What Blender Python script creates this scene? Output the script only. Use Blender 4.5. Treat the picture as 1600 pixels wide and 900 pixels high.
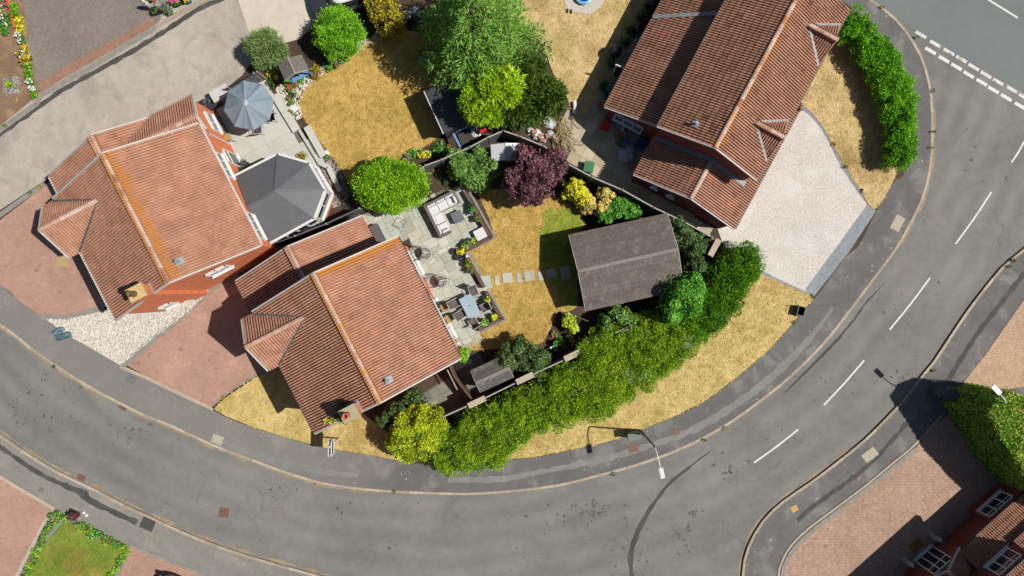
import bpy, math, random
import numpy as np
from mathutils import Vector, Matrix
random.seed(7); rng = np.random.default_rng(11)
SC = bpy.context.scene
for o in list(bpy.data.objects): bpy.data.objects.remove(o)
COL = SC.collection
# ------------------------------------------------------------------ camera, sky, sun, exposure
H = 42.0; S = 0.04                      # camera height; metres of ground per photograph pixel
cam = bpy.data.cameras.new('camera'); camo = bpy.data.objects.new('camera', cam); COL.objects.link(camo)
camo.location = (0, 0, H); camo.rotation_euler = (0, 0, 0)
cam.sensor_width = 36.0; cam.lens = 18.0 * H / 32.0; cam.clip_end = 2000; cam.clip_start = 0.5
SC.camera = camo
sv = Vector((0.775, -0.062, 1.0)).normalized()          # towards the sun
SUN_EL = math.asin(sv.z); SUN_AZ = math.atan2(sv.x, sv.y)
w = bpy.data.worlds.new('World'); SC.world = w; w.use_nodes = True
wn = w.node_tree.nodes; wl = w.node_tree.links
sky = wn.new('ShaderNodeTexSky'); sky.sky_type = 'NISHITA'; sky.sun_disc = False
sky.sun_elevation = SUN_EL; sky.sun_rotation = SUN_AZ
bg = wn['Background']; bg.inputs[1].default_value = 0.052; wl.new(sky.outputs[0], bg.inputs[0])
sun = bpy.data.lights.new('sun', 'SUN'); sun.energy = 5.0; sun.angle = math.radians(0.5); sun.color = (1.0, 0.955, 0.88)
suno = bpy.data.objects.new('sun', sun); COL.objects.link(suno); suno.location = (20, 0, 60)
suno.rotation_euler = sv.to_track_quat('Z', 'Y').to_euler()
SC.view_settings.view_transform = 'Standard'; SC.view_settings.look = 'None'
SC.view_settings.exposure = 0.36; SC.view_settings.gamma = 1.0; SC.view_settings.use_curve_mapping = False
KX = 1.62                                # what a flat sunlit white sheet reaches in the picture
# ------------------------------------------------------------------ helpers
def lin(c): return c / 12.92 if c <= 0.04045 else ((c + 0.055) / 1.055) ** 2.4
def C(r, g, b, k=1.0): return tuple(min(0.85, lin(v / 255.0) / KX * k) for v in (r, g, b)) + (1.0,)
def G(px, py, z=0.0):
    f = S * (H - z) / H
    return ((px - 800) * f, (450 - py) * f)
def GP(pts, z=0.0): return [G(x, y, z) for x, y in pts]
def tag(o, label=None, cat=None, group=None, kind=None):
    if label: o['label'] = label
    if cat: o['category'] = cat
    if group: o['group'] = group
    if kind: o['kind'] = kind
    return o
def thing(name, label, cat, loc=(0, 0, 0), rz=0.0, group=None):
    o = bpy.data.objects.new(name, None); COL.objects.link(o); o.empty_display_size = 0.2
    o.location = loc; o.rotation_euler = (0, 0, rz); return tag(o, label, cat, group)
def link(name, me, mat, parent=None):
    o = bpy.data.objects.new(name, me); COL.objects.link(o)
    if mat is not None and not me.materials: me.materials.append(mat)
    if parent: o.parent = parent
    return o
class MB:
    def __init__(s): s.v = []; s.f = []; s.m = []; s.mi = 0
    def add(s, vs, fs):
        b = len(s.v); s.v += [tuple(v) for v in vs]; s.f += [tuple(b + i for i in f) for f in fs]; s.m += [s.mi] * len(fs); return s
    def box(s, x0, x1, y0, y1, z0, z1):
        return s.add([(x0,y0,z0),(x1,y0,z0),(x1,y1,z0),(x0,y1,z0),(x0,y0,z1),(x1,y0,z1),(x1,y1,z1),(x0,y1,z1)],
              [(0,3,2,1),(4,5,6,7),(0,1,5,4),(1,2,6,5),(2,3,7,6),(3,0,4,7)])
    def obox(s, c, a, b, n, ha, hb, hn):        # oriented box: centre, three unit axes, half sizes
        c, a, b, n = Vector(c), Vector(a), Vector(b), Vector(n); vs = []
        for k in (-1, 1):
            for (i, j) in ((-1,-1),(1,-1),(1,1),(-1,1)): vs.append(c + a*ha*i + b*hb*j + n*hn*k)
        return s.add(vs, [(0,3,2,1),(4,5,6,7),(0,1,5,4),(1,2,6,5),(2,3,7,6),(3,0,4,7)])
    def bar(s, p, q, wd, ht=None, up=(0,0,1)):
        p, q = Vector(p), Vector(q); d = (q - p); L = d.length
        if L < 1e-6: return s
        d /= L; up = Vector(up)
        if abs(d.dot(up)) > .98: up = Vector((1, 0, 0))
        sd = d.cross(up).normalized(); n = sd.cross(d)
        return s.obox((p + q) / 2, d, sd, n, L / 2, wd / 2, (ht or wd) / 2)
    def prism(s, poly, z0, z1):
        n = len(poly); ar = sum(poly[i][0]*poly[(i+1)%n][1]-poly[(i+1)%n][0]*poly[i][1] for i in range(n))
        if ar < 0: poly = poly[::-1]
        vs = [(x, y, z0) for x, y in poly] + [(x, y, z1) for x, y in poly]
        return s.add(vs, [tuple(range(n-1, -1, -1)), tuple(range(n, 2*n))] + [(i, (i+1)%n, n+(i+1)%n, n+i) for i in range(n)])
    def tube(s, pts, r, n=8, cap=True):
        pts = [Vector(p) for p in pts]; rs = r if isinstance(r, (list, tuple)) else [r]*len(pts); b = len(s.v); vs = []
        for i, p in enumerate(pts):
            d = (pts[min(i+1, len(pts)-1)] - pts[max(i-1, 0)]).normalized()
            up = Vector((0,0,1)) if abs(d.z) < .9 else Vector((1,0,0))
            a = d.cross(up).normalized(); c = a.cross(d)
            for k in range(n):
                t = 2*math.pi*k/n; vs.append(p + (a*math.cos(t) + c*math.sin(t))*rs[i])
        fs = [(i*n+k, i*n+(k+1)%n, (i+1)*n+(k+1)%n, (i+1)*n+k) for i in range(len(pts)-1) for k in range(n)]
        if cap: fs += [tuple(range(n-1, -1, -1)), tuple((len(pts)-1)*n+k for k in range(n))]
        return s.add(vs, fs)
    def lathe(s, prof, n=16, c=(0,0,0)):
        vs = []
        for r, z in prof:
            for k in range(n):
                t = 2*math.pi*k/n; vs.append((c[0]+r*math.cos(t), c[1]+r*math.sin(t), c[2]+z))
        m = len(prof)
        fs = [(i*n+k, i*n+(k+1)%n, (i+1)*n+(k+1)%n, (i+1)*n+k) for i in range(m-1) for k in range(n)]
        fs += [tuple(range(n-1, -1, -1)), tuple((m-1)*n+k for k in range(n))]
        return s.add(vs, fs)
    def ring(s, c, R, r, n=24, m=6):
        pts = [(c[0]+R*math.cos(2*math.pi*i/n), c[1]+R*math.sin(2*math.pi*i/n), c[2]) for i in range(n+1)]
        return s.tube(pts, r, m, cap=False)
    def mesh(s, name, smooth=False):
        me = bpy.data.meshes.new(name); me.from_pydata(s.v, [], s.f); me.update()
        if smooth: me.polygons.foreach_set('use_smooth', [True]*len(me.polygons))
        return me
    def build(s, name, mat, parent=None, smooth=False):
        me = s.mesh(name, smooth)
        mats = mat if isinstance(mat, (list, tuple)) else [mat]
        for m in mats: me.materials.append(m)
        if len(mats) > 1: me.polygons.foreach_set('material_index', s.m)
        return link(name, me, None, parent)
def arr_mesh(name, V, F, attrs=None, smooth=False):      # numpy arrays to a mesh, faces all of one size
    me = bpy.data.meshes.new(name); k = F.shape[1]
    me.vertices.add(len(V)); me.vertices.foreach_set('co', V.astype(np.float32).ravel())
    me.loops.add(F.size); me.loops.foreach_set('vertex_index', F.astype(np.int32).ravel())
    me.polygons.add(len(F)); me.polygons.foreach_set('loop_start', np.arange(0, F.size, k, dtype=np.int32))
    try: me.polygons.foreach_set('loop_total', np.full(len(F), k, dtype=np.int32))
    except Exception: pass
    if attrs:
        for nm, a in attrs.items():
            at = me.attributes.new(nm, 'FLOAT', 'FACE'); at.data.foreach_set('value', a.astype(np.float32))
    me.update(calc_edges=True); me.validate()
    me.polygons.foreach_set('use_smooth', [smooth]*len(me.polygons))
    return me
def smooth_line(pts, step=8.0):           # Catmull-Rom through the points
    out = []; n = len(pts)
    for i in range(n-1):
        p0, p1, p2, p3 = pts[max(i-1,0)], pts[i], pts[i+1], pts[min(i+2,n-1)]
        L = math.dist(p1, p2); k = max(1, int(L/step))
        for j in range(k):
            t = j/k; t2, t3 = t*t, t*t*t
            out.append(tuple(0.5*((2*p1[d]) + (-p0[d]+p2[d])*t + (2*p0[d]-5*p1[d]+4*p2[d]-p3[d])*t2 + (-p0[d]+3*p1[d]-3*p2[d]+p3[d])*t3) for d in (0,1)))
    out.append(tuple(pts[-1])); return out
def inpoly(P, poly):
    x, y = P[:,0], P[:,1]; r = np.zeros(len(P), bool); n = len(poly); j = n-1
    for i in range(n):
        xi, yi = poly[i]; xj, yj = poly[j]
        if yi != yj: r ^= ((yi > y) != (yj > y)) & (x < (xj-xi)*(y-yi)/(yj-yi)+xi)
        j = i
    return r
def in1(x, y, poly): return bool(inpoly(np.array([[x, y]]), poly)[0])
def strip(pts, wd, z, zt=None):           # a flat band along a line of world points
    m = MB(); L = []; R = []
    for i, p in enumerate(pts):
        a = pts[max(i-1,0)]; b = pts[min(i+1,len(pts)-1)]; d = (b[0]-a[0], b[1]-a[1]); l = math.hypot(*d) or 1
        nx, ny = -d[1]/l, d[0]/l; ww = wd[i] if isinstance(wd, list) else wd
        L.append((p[0]+nx*ww/2, p[1]+ny*ww/2)); R.append((p[0]-nx*ww/2, p[1]-ny*ww/2))
    for i in range(len(pts)-1):
        m.add([R[i]+(z,), R[i+1]+(z,), L[i+1]+(z,), L[i]+(z,)], [(0,1,2,3)])
    return m
# ------------------------------------------------------------------ materials
def nm(name):
    m = bpy.data.materials.new(name); m.use_nodes = True; nt = m.node_tree
    return m, nt, nt.nodes, nt.links, nt.nodes['Principled BSDF']
def noise(nt, vec, scale, detail=4.0, rough=0.6, dist=0.0):
    n = nt.nodes.new('ShaderNodeTexNoise'); n.inputs['Scale'].default_value = scale; n.inputs['Detail'].default_value = detail
    n.inputs['Roughness'].default_value = rough; n.inputs['Distortion'].default_value = dist
    nt.links.new(vec, n.inputs['Vector']); return n.outputs['Fac']
def ramp(nt, fac, stops):
    r = nt.nodes.new('ShaderNodeValToRGB'); nt.links.new(fac, r.inputs[0]); e = r.color_ramp.elements
    while len(e) > 1: e.remove(e[-1])
    e[0].position = stops[0][0]; e[0].color = stops[0][1] if len(stops[0][1]) == 4 else tuple(stops[0][1]) + (1,)
    for p, c in stops[1:]:
        x = e.new(p); x.color = c if len(c) == 4 else tuple(c) + (1,)
    return r.outputs[0]
def mix(nt, fac, a, b, mode='MIX'):
    n = nt.nodes.new('ShaderNodeMix'); n.data_type = 'RGBA'; n.blend_type = mode
    if isinstance(fac, (int, float)): n.inputs['Factor'].default_value = fac
    else: nt.links.new(fac, n.inputs['Factor'])
    for v, k in ((a, 6), (b, 7)):
        if isinstance(v, tuple): n.inputs[k].default_value = v
        else: nt.links.new(v, n.inputs[k])
    return n.outputs[2]
def mth(nt, op, a, b=None, c=None):
    n = nt.nodes.new('ShaderNodeMath'); n.operation = op
    for i, v in enumerate((a, b, c)):
        if v is None: continue
        if isinstance(v, (int, float)): n.inputs[i].default_value = v
        else: nt.links.new(v, n.inputs[i])
    return n.outputs[0]
def step(nt, fac, lo, hi, a=0.0, b=1.0):
    n = nt.nodes.new('ShaderNodeMapRange'); n.interpolation_type = 'SMOOTHSTEP'; nt.links.new(fac, n.inputs[0])
    n.inputs[1].default_value = lo; n.inputs[2].default_value = hi; n.inputs[3].default_value = a; n.inputs[4].default_value = b
    return n.outputs[0]
def pos(nt, kind='world', rot=0.0):
    if kind == 'world': v = nt.nodes.new('ShaderNodeNewGeometry').outputs['Position']
    else: v = nt.nodes.new('ShaderNodeTexCoord').outputs['Object']
    if rot:
        mp = nt.nodes.new('ShaderNodeMapping'); mp.inputs['Rotation'].default_value = (0, 0, rot); nt.links.new(v, mp.inputs[0]); v = mp.outputs[0]
    return v
def bump(nt, b, h, strength=0.4, dist=0.02):
    n = nt.nodes.new('ShaderNodeBump'); n.inputs['Strength'].default_value = strength; n.inputs['Distance'].default_value = dist
    nt.links.new(h, n.inputs['Height']); nt.links.new(n.outputs[0], b.inputs['Normal'])
def V(c, k): return tuple(min(.9, x*k) for x in c[:3]) + (1,)
def plain(name, c, rough=0.6, metal=0.0, var=0.12, scale=6.0, spec=0.5, kind='world', bmp=0.0):
    m, nt, N, L, b = nm(name); v = pos(nt, kind); f = noise(nt, v, scale)
    L.new(ramp(nt, f, [(.3, V(c, 1-var)), (.7, V(c, 1+var))]), b.inputs['Base Color'])
    b.inputs['Roughness'].default_value = rough; b.inputs['Metallic'].default_value = metal; b.inputs['Specular IOR Level'].default_value = spec
    if bmp: bump(nt, b, noise(nt, v, scale*6), bmp, .01)
    return m
def ground(name, c, big=.10, fine=.16, bs=.35, fs=22.0, rough=.9, stain=None, specks=None, extra=None, bmp=.25, mid=.1, ms=2.2):
    """a weathered ground surface: large patches, medium mottling, fine grain, optional stains and pale specks"""
    m, nt, N, L, b = nm(name); v = pos(nt)
    f1 = noise(nt, v, bs, 5, .6, .6); f2 = noise(nt, v, fs, 3, .7); f3 = noise(nt, v, ms, 4, .65, .3)
    col = ramp(nt, f1, [(.3, V(c, 1-big)), (.7, V(c, 1+big))])
    col = mix(nt, 1.0, col, ramp(nt, f3, [(.3, (1-mid,)*3), (.7, (1+mid*.6,)*3)]), 'MULTIPLY')
    col = mix(nt, 1.0, col, ramp(nt, f2, [(.25, (1-fine*1.3,)*3), (.75, (1+fine*.7,)*3)]), 'MULTIPLY')
    if stain:
        sc, lo, hi, sccol, amt = stain
        col = mix(nt, mth(nt, 'MULTIPLY', step(nt, noise(nt, v, sc, 6, .7, .4), lo, hi), amt), col, sccol)
    if specks:
        sc, th, scol = specks
        vo = N.new('ShaderNodeTexVoronoi'); vo.inputs['Scale'].default_value = sc; L.new(v, vo.inputs['Vector'])
        k = mth(nt, 'MULTIPLY', step(nt, vo.outputs['Distance'], th, th*.4), step(nt, noise(nt, v, .55, 3), .47, .6))
        col = mix(nt, k, col, scol)
    if extra: col = extra(nt, v, col)
    L.new(col, b.inputs['Base Color']); b.inputs['Roughness'].default_value = rough; b.inputs['Specular IOR Level'].default_value = .25
    if bmp: bump(nt, b, f2, bmp, .012)
    return m
def paving(name, c, rot, bw, bh, mortar=.55, var=.16, big=.12, offs=.5, herring=False):
    m, nt, N, L, b = nm(name); v = pos(nt, 'world', rot)
    br = N.new('ShaderNodeTexBrick'); br.inputs['Scale'].default_value = 1.0; br.inputs['Brick Width'].default_value = bw; br.inputs['Row Height'].default_value = bh
    br.inputs['Mortar Size'].default_value = .012; br.inputs['Mortar Smooth'].default_value = .3; br.offset = offs
    br.inputs['Color1'].default_value = V(c, 1-var); br.inputs['Color2'].default_value = V(c, 1+var); br.inputs['Mortar'].default_value = V(c, mortar)
    L.new(v, br.inputs['Vector']); col = br.outputs['Color']
    if herring:                                            # two directions of bricks, swapped by a checker of small squares
        mp = N.new('ShaderNodeMapping'); mp.inputs['Rotation'].default_value = (0,0,math.pi/2); L.new(v, mp.inputs[0])
        b2 = N.new('ShaderNodeTexBrick'); b2.offset = offs
        for k in ('Scale','Brick Width','Row Height','Mortar Size','Mortar Smooth'): b2.inputs[k].default_value = br.inputs[k].default_value
        for k in ('Color1','Color2','Mortar'): b2.inputs[k].default_value = br.inputs[k].default_value
        L.new(mp.outputs[0], b2.inputs['Vector'])
        ck = N.new('ShaderNodeTexChecker'); ck.inputs['Scale'].default_value = 1/(bw*1.0); L.new(v, ck.inputs['Vector'])
        col = mix(nt, ck.outputs['Fac'], col, b2.outputs['Color'])
    col = mix(nt, 1.0, col, ramp(nt, noise(nt, pos(nt), .45, 5, .65, .5), [(.3, (1-big*1.3,)*3), (.7, (1+big*.8,)*3)]), 'MULTIPLY')
    col = mix(nt, 1.0, col, ramp(nt, noise(nt, pos(nt), 5, 4, .7), [(.3, (.86,)*3), (.7, (1.08,)*3)]), 'MULTIPLY')
    col = mix(nt, mth(nt, 'MULTIPLY', step(nt, noise(nt, pos(nt), .8, 6, .7, .8), .56, .72), .4), col, V(c, .72))
    col = mix(nt, mth(nt, 'MULTIPLY', step(nt, noise(nt, pos(nt), .55, 5, .65, .4), .58, .75), .35), col, V(c, 1.3))
    L.new(col, b.inputs['Base Color']); b.inputs['Roughness'].default_value = .85; b.inputs['Specular IOR Level'].default_value = .25
    bump(nt, b, br.outputs['Fac'], -.25, .01); return m
def rnd_mat(name, stops, rough=.75, nsc=3.0, namt=.5, trans=0.0, spec=.3, bmp=0):
    """colour by the face attribute rnd plus the object's own random number, with a little noise"""
    m, nt, N, L, b = nm(name); a = N.new('ShaderNodeAttribute'); a.attribute_name = 'rnd'
    f = mth(nt, 'ADD', a.outputs['Fac'], mth(nt, 'MULTIPLY', mth(nt, 'SUBTRACT', noise(nt, pos(nt), nsc, 3), .5), namt))
    col = ramp(nt, f, stops); L.new(col, b.inputs['Base Color']); b.inputs['Roughness'].default_value = rough; b.inputs['Specular IOR Level'].default_value = spec
    if trans:
        t = N.new('ShaderNodeBsdfTranslucent'); L.new(col, t.inputs[0]); mx = N.new('ShaderNodeMixShader'); mx.inputs[0].default_value = trans
        out = N['Material Output']; L.new(b.outputs[0], mx.inputs[1]); L.new(t.outputs[0], mx.inputs[2]); L.new(mx.outputs[0], out.inputs[0])
    return m
def leafmat(name, dark, mid_, bright, trans=.3):
    return rnd_mat(name, [(.0, C(104,92,44)), (.08, C(*dark, 1.2)), (.5, C(*mid_, 1.75)), (1.0, C(*bright, 1.7))], .5, 1.6, .6, trans, .35)
def obj_mat(name, stops, rough=.8, nsc=4.0, fine=.15, fs=30.0, stain=None):
    """colour by the object's own random number (slabs, stones), grain on top"""
    m, nt, N, L, b = nm(name); oi = N.new('ShaderNodeObjectInfo'); v = pos(nt)
    col = ramp(nt, oi.outputs['Random'], stops)
    f = noise(nt, v, nsc, 5, .65, .5)
    col = mix(nt, 1.0, col, ramp(nt, f, [(.3, (1-fine,)*3), (.7, (1+fine*.5,)*3)]), 'MULTIPLY')
    col = mix(nt, 1.0, col, ramp(nt, noise(nt, v, fs, 2), [(.3, (.93,)*3), (.7, (1.04,)*3)]), 'MULTIPLY')
    if stain: col = mix(nt, mth(nt, 'MULTIPLY', step(nt, noise(nt, v, 1.3, 5, .7), .52, .68), stain[1]), col, stain[0])
    L.new(col, b.inputs['Base Color']); b.inputs['Roughness'].default_value = rough; b.inputs['Specular IOR Level'].default_value = .3
    bump(nt, b, f, .2, .01); return m
def tile_mat(name, dark, mid_, bright, moss=(212,140,48), pale=(214,190,170)):
    m, nt, N, L, b = nm(name); v = pos(nt)
    a = N.new('ShaderNodeAttribute'); a.attribute_name = 'rnd'; oi = N.new('ShaderNodeAttribute'); oi.attribute_type = 'OBJECT'; oi.attribute_name = 'tint'
    la = N.new('ShaderNodeAttribute'); la.attribute_name = 'lich'; lo = N.new('ShaderNodeAttribute'); lo.attribute_type = 'OBJECT'; lo.attribute_name = 'lichen'
    f = mth(nt, 'ADD', a.outputs['Fac'], oi.outputs['Fac'])
    col = ramp(nt, f, [(.0, C(*dark)), (.2, C(*mid_)), (.8, C(*bright)), (.93, C(*bright)), (1.0, C(228,150,122))])
    col = mix(nt, 1.0, col, ramp(nt, noise(nt, v, 14, 5, .75), [(.3, (.6,.58,.56)), (.52, (1.0,)*3), (.75, (1.16,)*3)]), 'MULTIPLY')
    col = mix(nt, 1.0, col, ramp(nt, noise(nt, v, 1.1, 4, .6), [(.3, (.8,.79,.78)), (.7, (1.12,1.1,1.08))]), 'MULTIPLY')
    lf = mth(nt, 'ADD', la.outputs['Fac'], lo.outputs['Fac'])
    k = step(nt, mth(nt, 'ADD', mth(nt, 'MULTIPLY', lf, .42), noise(nt, v, 3.6, 7, .82)), .69, .82)
    col = mix(nt, mth(nt, 'MULTIPLY', k, .85), col, C(*moss))
    p = mth(nt, 'MULTIPLY', step(nt, noise(nt, v, 9, 2, .5), .70, .76), .8); col = mix(nt, p, col, C(*pale))
    L.new(col, b.inputs['Base Color']); b.inputs['Roughness'].default_value = .9; b.inputs['Specular IOR Level'].default_value = .2
    bump(nt, b, noise(nt, v, 40, 3), .2, .01); return m
def brick_mat(name, c, k=.8):
    m, nt, N, L, b = nm(name); g = N.new('ShaderNodeTexCoord'); sp = N.new('ShaderNodeSeparateXYZ'); L.new(g.outputs['Object'], sp.inputs[0])
    cb = N.new('ShaderNodeCombineXYZ'); L.new(mth(nt, 'ADD', sp.outputs[0], sp.outputs[1]), cb.inputs[0]); L.new(sp.outputs[2], cb.inputs[1])
    br = N.new('ShaderNodeTexBrick'); L.new(cb.outputs[0], br.inputs['Vector']); br.inputs['Scale'].default_value = 1
    br.inputs['Brick Width'].default_value = .225; br.inputs['Row Height'].default_value = .075; br.inputs['Mortar Size'].default_value = .01
    br.inputs['Color1'].default_value = V(C(*c), .85); br.inputs['Color2'].default_value = V(C(*c), 1.15); br.inputs['Mortar'].default_value = V(C(*c), k)
    col = mix(nt, 1.0, br.outputs['Color'], ramp(nt, noise(nt, g.outputs['Object'], 2.5, 5), [(.3, (.85,)*3), (.7, (1.1,)*3)]), 'MULTIPLY')
    L.new(col, b.inputs['Base Color']); b.inputs['Roughness'].default_value = .9; bump(nt, b, br.outputs['Fac'], -.3, .01); return m
def glassy(name, c, rough=.08):
    m, nt, N, L, b = nm(name); v = pos(nt); L.new(ramp(nt, noise(nt, v, .8), [(.35, V(C(*c), .8)), (.65, V(C(*c), 1.2))]), b.inputs['Base Color'])
    b.inputs['Roughness'].default_value = rough; b.inputs['Specular IOR Level'].default_value = .8; return m
MT = {}
def gm_road(nt, v, col):
    # tyre-polished tracks follow the bend: bands by distance from the bend's centre
    sb = nt.nodes.new('ShaderNodeVectorMath'); sb.operation = 'DISTANCE'; nt.links.new(v, sb.inputs[0]); sb.inputs[1].default_value = (-5.24, 22.6, 0)
    rr = mth(nt, 'ADD', sb.outputs['Value'], mth(nt, 'MULTIPLY', mth(nt, 'SUBTRACT', noise(nt, v, .09, 2), .5), 1.6))
    wv = mth(nt, 'MULTIPLY', mth(nt, 'ADD', mth(nt, 'SINE', mth(nt, 'MULTIPLY', rr, 4.4)), 1.0), .5)
    wv = mth(nt, 'MULTIPLY', wv, step(nt, noise(nt, v, .3, 4, .7), .3, .7))
    col = mix(nt, mth(nt, 'MULTIPLY', wv, .38), col, C(160,158,153))
    vo = nt.nodes.new('ShaderNodeTexVoronoi'); vo.feature = 'DISTANCE_TO_EDGE'; vo.inputs['Scale'].default_value = .34
    jv = nt.nodes.new('ShaderNodeMix'); jv.data_type = 'VECTOR'; jv.inputs[0].default_value = .12; nt.links.new(v, jv.inputs[4])
    nn = nt.nodes.new('ShaderNodeTexNoise'); nn.inputs['Scale'].default_value = 1.2; nn.inputs['Detail'].default_value = 5; nt.links.new(v, nn.inputs['Vector']); sc_ = nt.nodes.new('ShaderNodeVectorMath'); sc_.operation = 'SCALE'; sc_.inputs['Scale'].default_value = 8; nt.links.new(nn.outputs['Color'], sc_.inputs[0]); nt.links.new(sc_.outputs[0], jv.inputs[5])
    nt.links.new(jv.outputs[1], vo.inputs['Vector'])
    ck = mth(nt, 'MULTIPLY', step(nt, vo.outputs['Distance'], .012, .004), step(nt, noise(nt, v, .17, 3), .54, .62))
    col = mix(nt, mth(nt, 'MULTIPLY', ck, .4), col, C(90,88,86))
    # tyre-worn dark spots and pale drifts of dust
    s1 = step(nt, noise(nt, v, 2.3, 6, .78, .2), .6, .68); reg = step(nt, noise(nt, v, .16, 3), .46, .6)
    col = mix(nt, mth(nt, 'MULTIPLY', mth(nt, 'MULTIPLY', s1, reg), .8), col, C(72,70,68))
    col = mix(nt, mth(nt, 'MULTIPLY', step(nt, noise(nt, v, .22, 5, .7, 1.0), .55, .75), .35), col, C(158,152,140)); return col
MT['road'] = ground('asphalt', C(132,130,126), .15, .18, .2, 22, specks=(1.6, .05, C(190,186,178)), extra=gm_road)
MT['main_road'] = ground('blue_asphalt', C(128,134,133), .06, .14, .2, 24, mid=.05)
def gm_pave(nt, v, col):
    sx = nt.nodes.new('ShaderNodeSeparateXYZ'); nt.links.new(v, sx.inputs[0])      # the older western footway is paler
    k = step(nt, mth(nt, 'ADD', sx.outputs[0], mth(nt, 'MULTIPLY', noise(nt, v, .2, 3), 6.0)), -3.0, -11.0)
    col = mix(nt, mth(nt, 'MULTIPLY', k, .55), col, C(152,147,140))
    s2 = step(nt, noise(nt, v, 2.4, 6, .8), .6, .72); return mix(nt, mth(nt, 'MULTIPLY', s2, .4), col, C(84,81,80))
MT['pave'] = ground('footway_asphalt', C(118,116,115), .15, .26, .3, 18, stain=(.6, .5, .66, C(150,147,142), .6), specks=(2.2, .12, C(218,214,206)), extra=lambda nt, v, col: gm_pave(nt, v, col))
MT['pave_w'] = ground('pale_footway', C(150,146,139), .12, .2, .3, 16, stain=(.6, .5, .66, C(168,160,148), .6), specks=(2.6, .08, C(206,202,194)))
MT['tar'] = ground('fresh_tarmac', C(76,74,73), .1, .15)
MT['lane'] = ground('dusty_concrete', C(194,184,170), .1, .12, .3, 12, stain=(.5, .48, .66, C(158,150,140), .7), specks=(1.4, .05, C(222,214,200)), mid=.12, ms=1.6)
MT['soil'] = ground('garden_soil', C(88,72,58), .2, .3, .6, 14)
MT['earth'] = ground('bare_earth', C(150,120,98), .15, .25, .5, 12, stain=(1.2, .5, .68, C(186,160,110), .6))
MT['resin'] = ground('pale_resin', C(226,218,209), .05, .28, .4, 8, stain=(.5, .5, .7, C(236,232,226), .5), mid=.06, ms=1.2)
MT['cream'] = ground('cream_gravel', C(222,210,194), .05, .2, .5, 14)
MT['dirt_edge'] = plain('gutter_dust', C(170,150,122), .95, var=.25, scale=2.5)
MT['kerb'] = obj_mat('kerb_concrete', [(0, C(176,160,140)), (.5, C(194,178,156)), (1, C(204,188,168))], .9, 5, .2)
MT['edging'] = plain('concrete_edging', C(150,144,134), .9, var=.18, scale=4)
MT['pink'] = paving('pink_block', C(200,160,141), math.radians(30), .2, .1, .58, .1, .12, .5, True)
MT['pink2'] = paving('worn_pink_block', C(196,162,141), math.radians(-45), .24, .12, .5, .14, .12, .5, True)
MT['tan'] = paving('tan_block', C(206,172,142), math.radians(-52), .26, .13, .55, .12, .06, .5, True)
MT['greyblock'] = paving('grey_block', C(150,139,130), math.radians(-30), .24, .12, .66, .1, .12, .5, True)
MT['redband'] = paving('red_band', C(172,132,112), math.radians(30), .2, .1, .75, .1, .1)
MT['setts'] = paving('grey_setts', C(158,164,170), math.radians(-47), .2, .1, .7, .12, .08)
MT['paint'] = ground('road_paint', C(236,236,232), .03, .1, 1, 20, stain=(3.5, .62, .7, C(150,148,144), .8))
MT['wornpaint'] = ground('worn_road_paint', C(228,228,224), .03, .1, 1, 20, stain=(3.2, .55, .62, C(128,132,131), .95))
MT['tile'] = tile_mat('concrete_tile', (172,118,96), (196,142,117), (213,162,136))
MT['tile_c'] = tile_mat('brown_tile', (162,114,94), (186,138,114), (204,156,131))
MT['ridge'] = tile_mat('ridge_tile', (176,128,106), (204,164,144), (224,198,182), (226,150,36), (236,226,218))
MT['brick'] = brick_mat('orange_brick', (240,138,92), .92)
MT['brick_d'] = brick_mat('dark_red_brick', (140,68,56), .8)
MT['white'] = plain('white_plastic', C(236,236,234), .45, var=.04)
MT['mortar'] = plain('pale_mortar', C(206,200,194), .9, var=.12, scale=9)
MT['lead'] = plain('lead_flashing', C(150,154,158), .55, var=.2, scale=5)
MT['darklead'] = plain('dark_valley', C(92,92,92), .7, var=.25, scale=6)
MT['black'] = plain('black_plastic', C(30,30,32), .5, var=.2)
MT['glass'] = glassy('window_glass', (44,50,56))
MT['slab'] = obj_mat('sandstone_slab', [(0, C(178,180,166)), (.3, C(198,196,180)), (.55, C(192,202,192)), (.8, C(208,202,182)), (1, C(216,214,204))], .85, 2.2, .13, 26, (C(160,160,142), .35))
MT['slab_a'] = obj_mat('pale_slab', [(0, C(198,200,190)), (.5, C(206,207,197)), (1, C(213,213,203))], .85, 1.5, .1)
MT['slab_c'] = obj_mat('buff_slab', [(0, C(188,172,146)), (.5, C(204,188,160)), (1, C(220,206,182))], .85, 2.5, .15)
MT['joint'] = plain('dark_joint', C(112,108,94), .95, var=.2)
MT['timber'] = plain('brown_sleeper', C(104,76,64), .8, var=.2, scale=5)
MT['fence'] = plain('grey_fence', C(96,102,110), .8, var=.2, scale=4)
MT['fencecap'] = plain('weathered_rail', C(176,170,162), .85, var=.2, scale=4)
MT['felt'] = None
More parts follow.
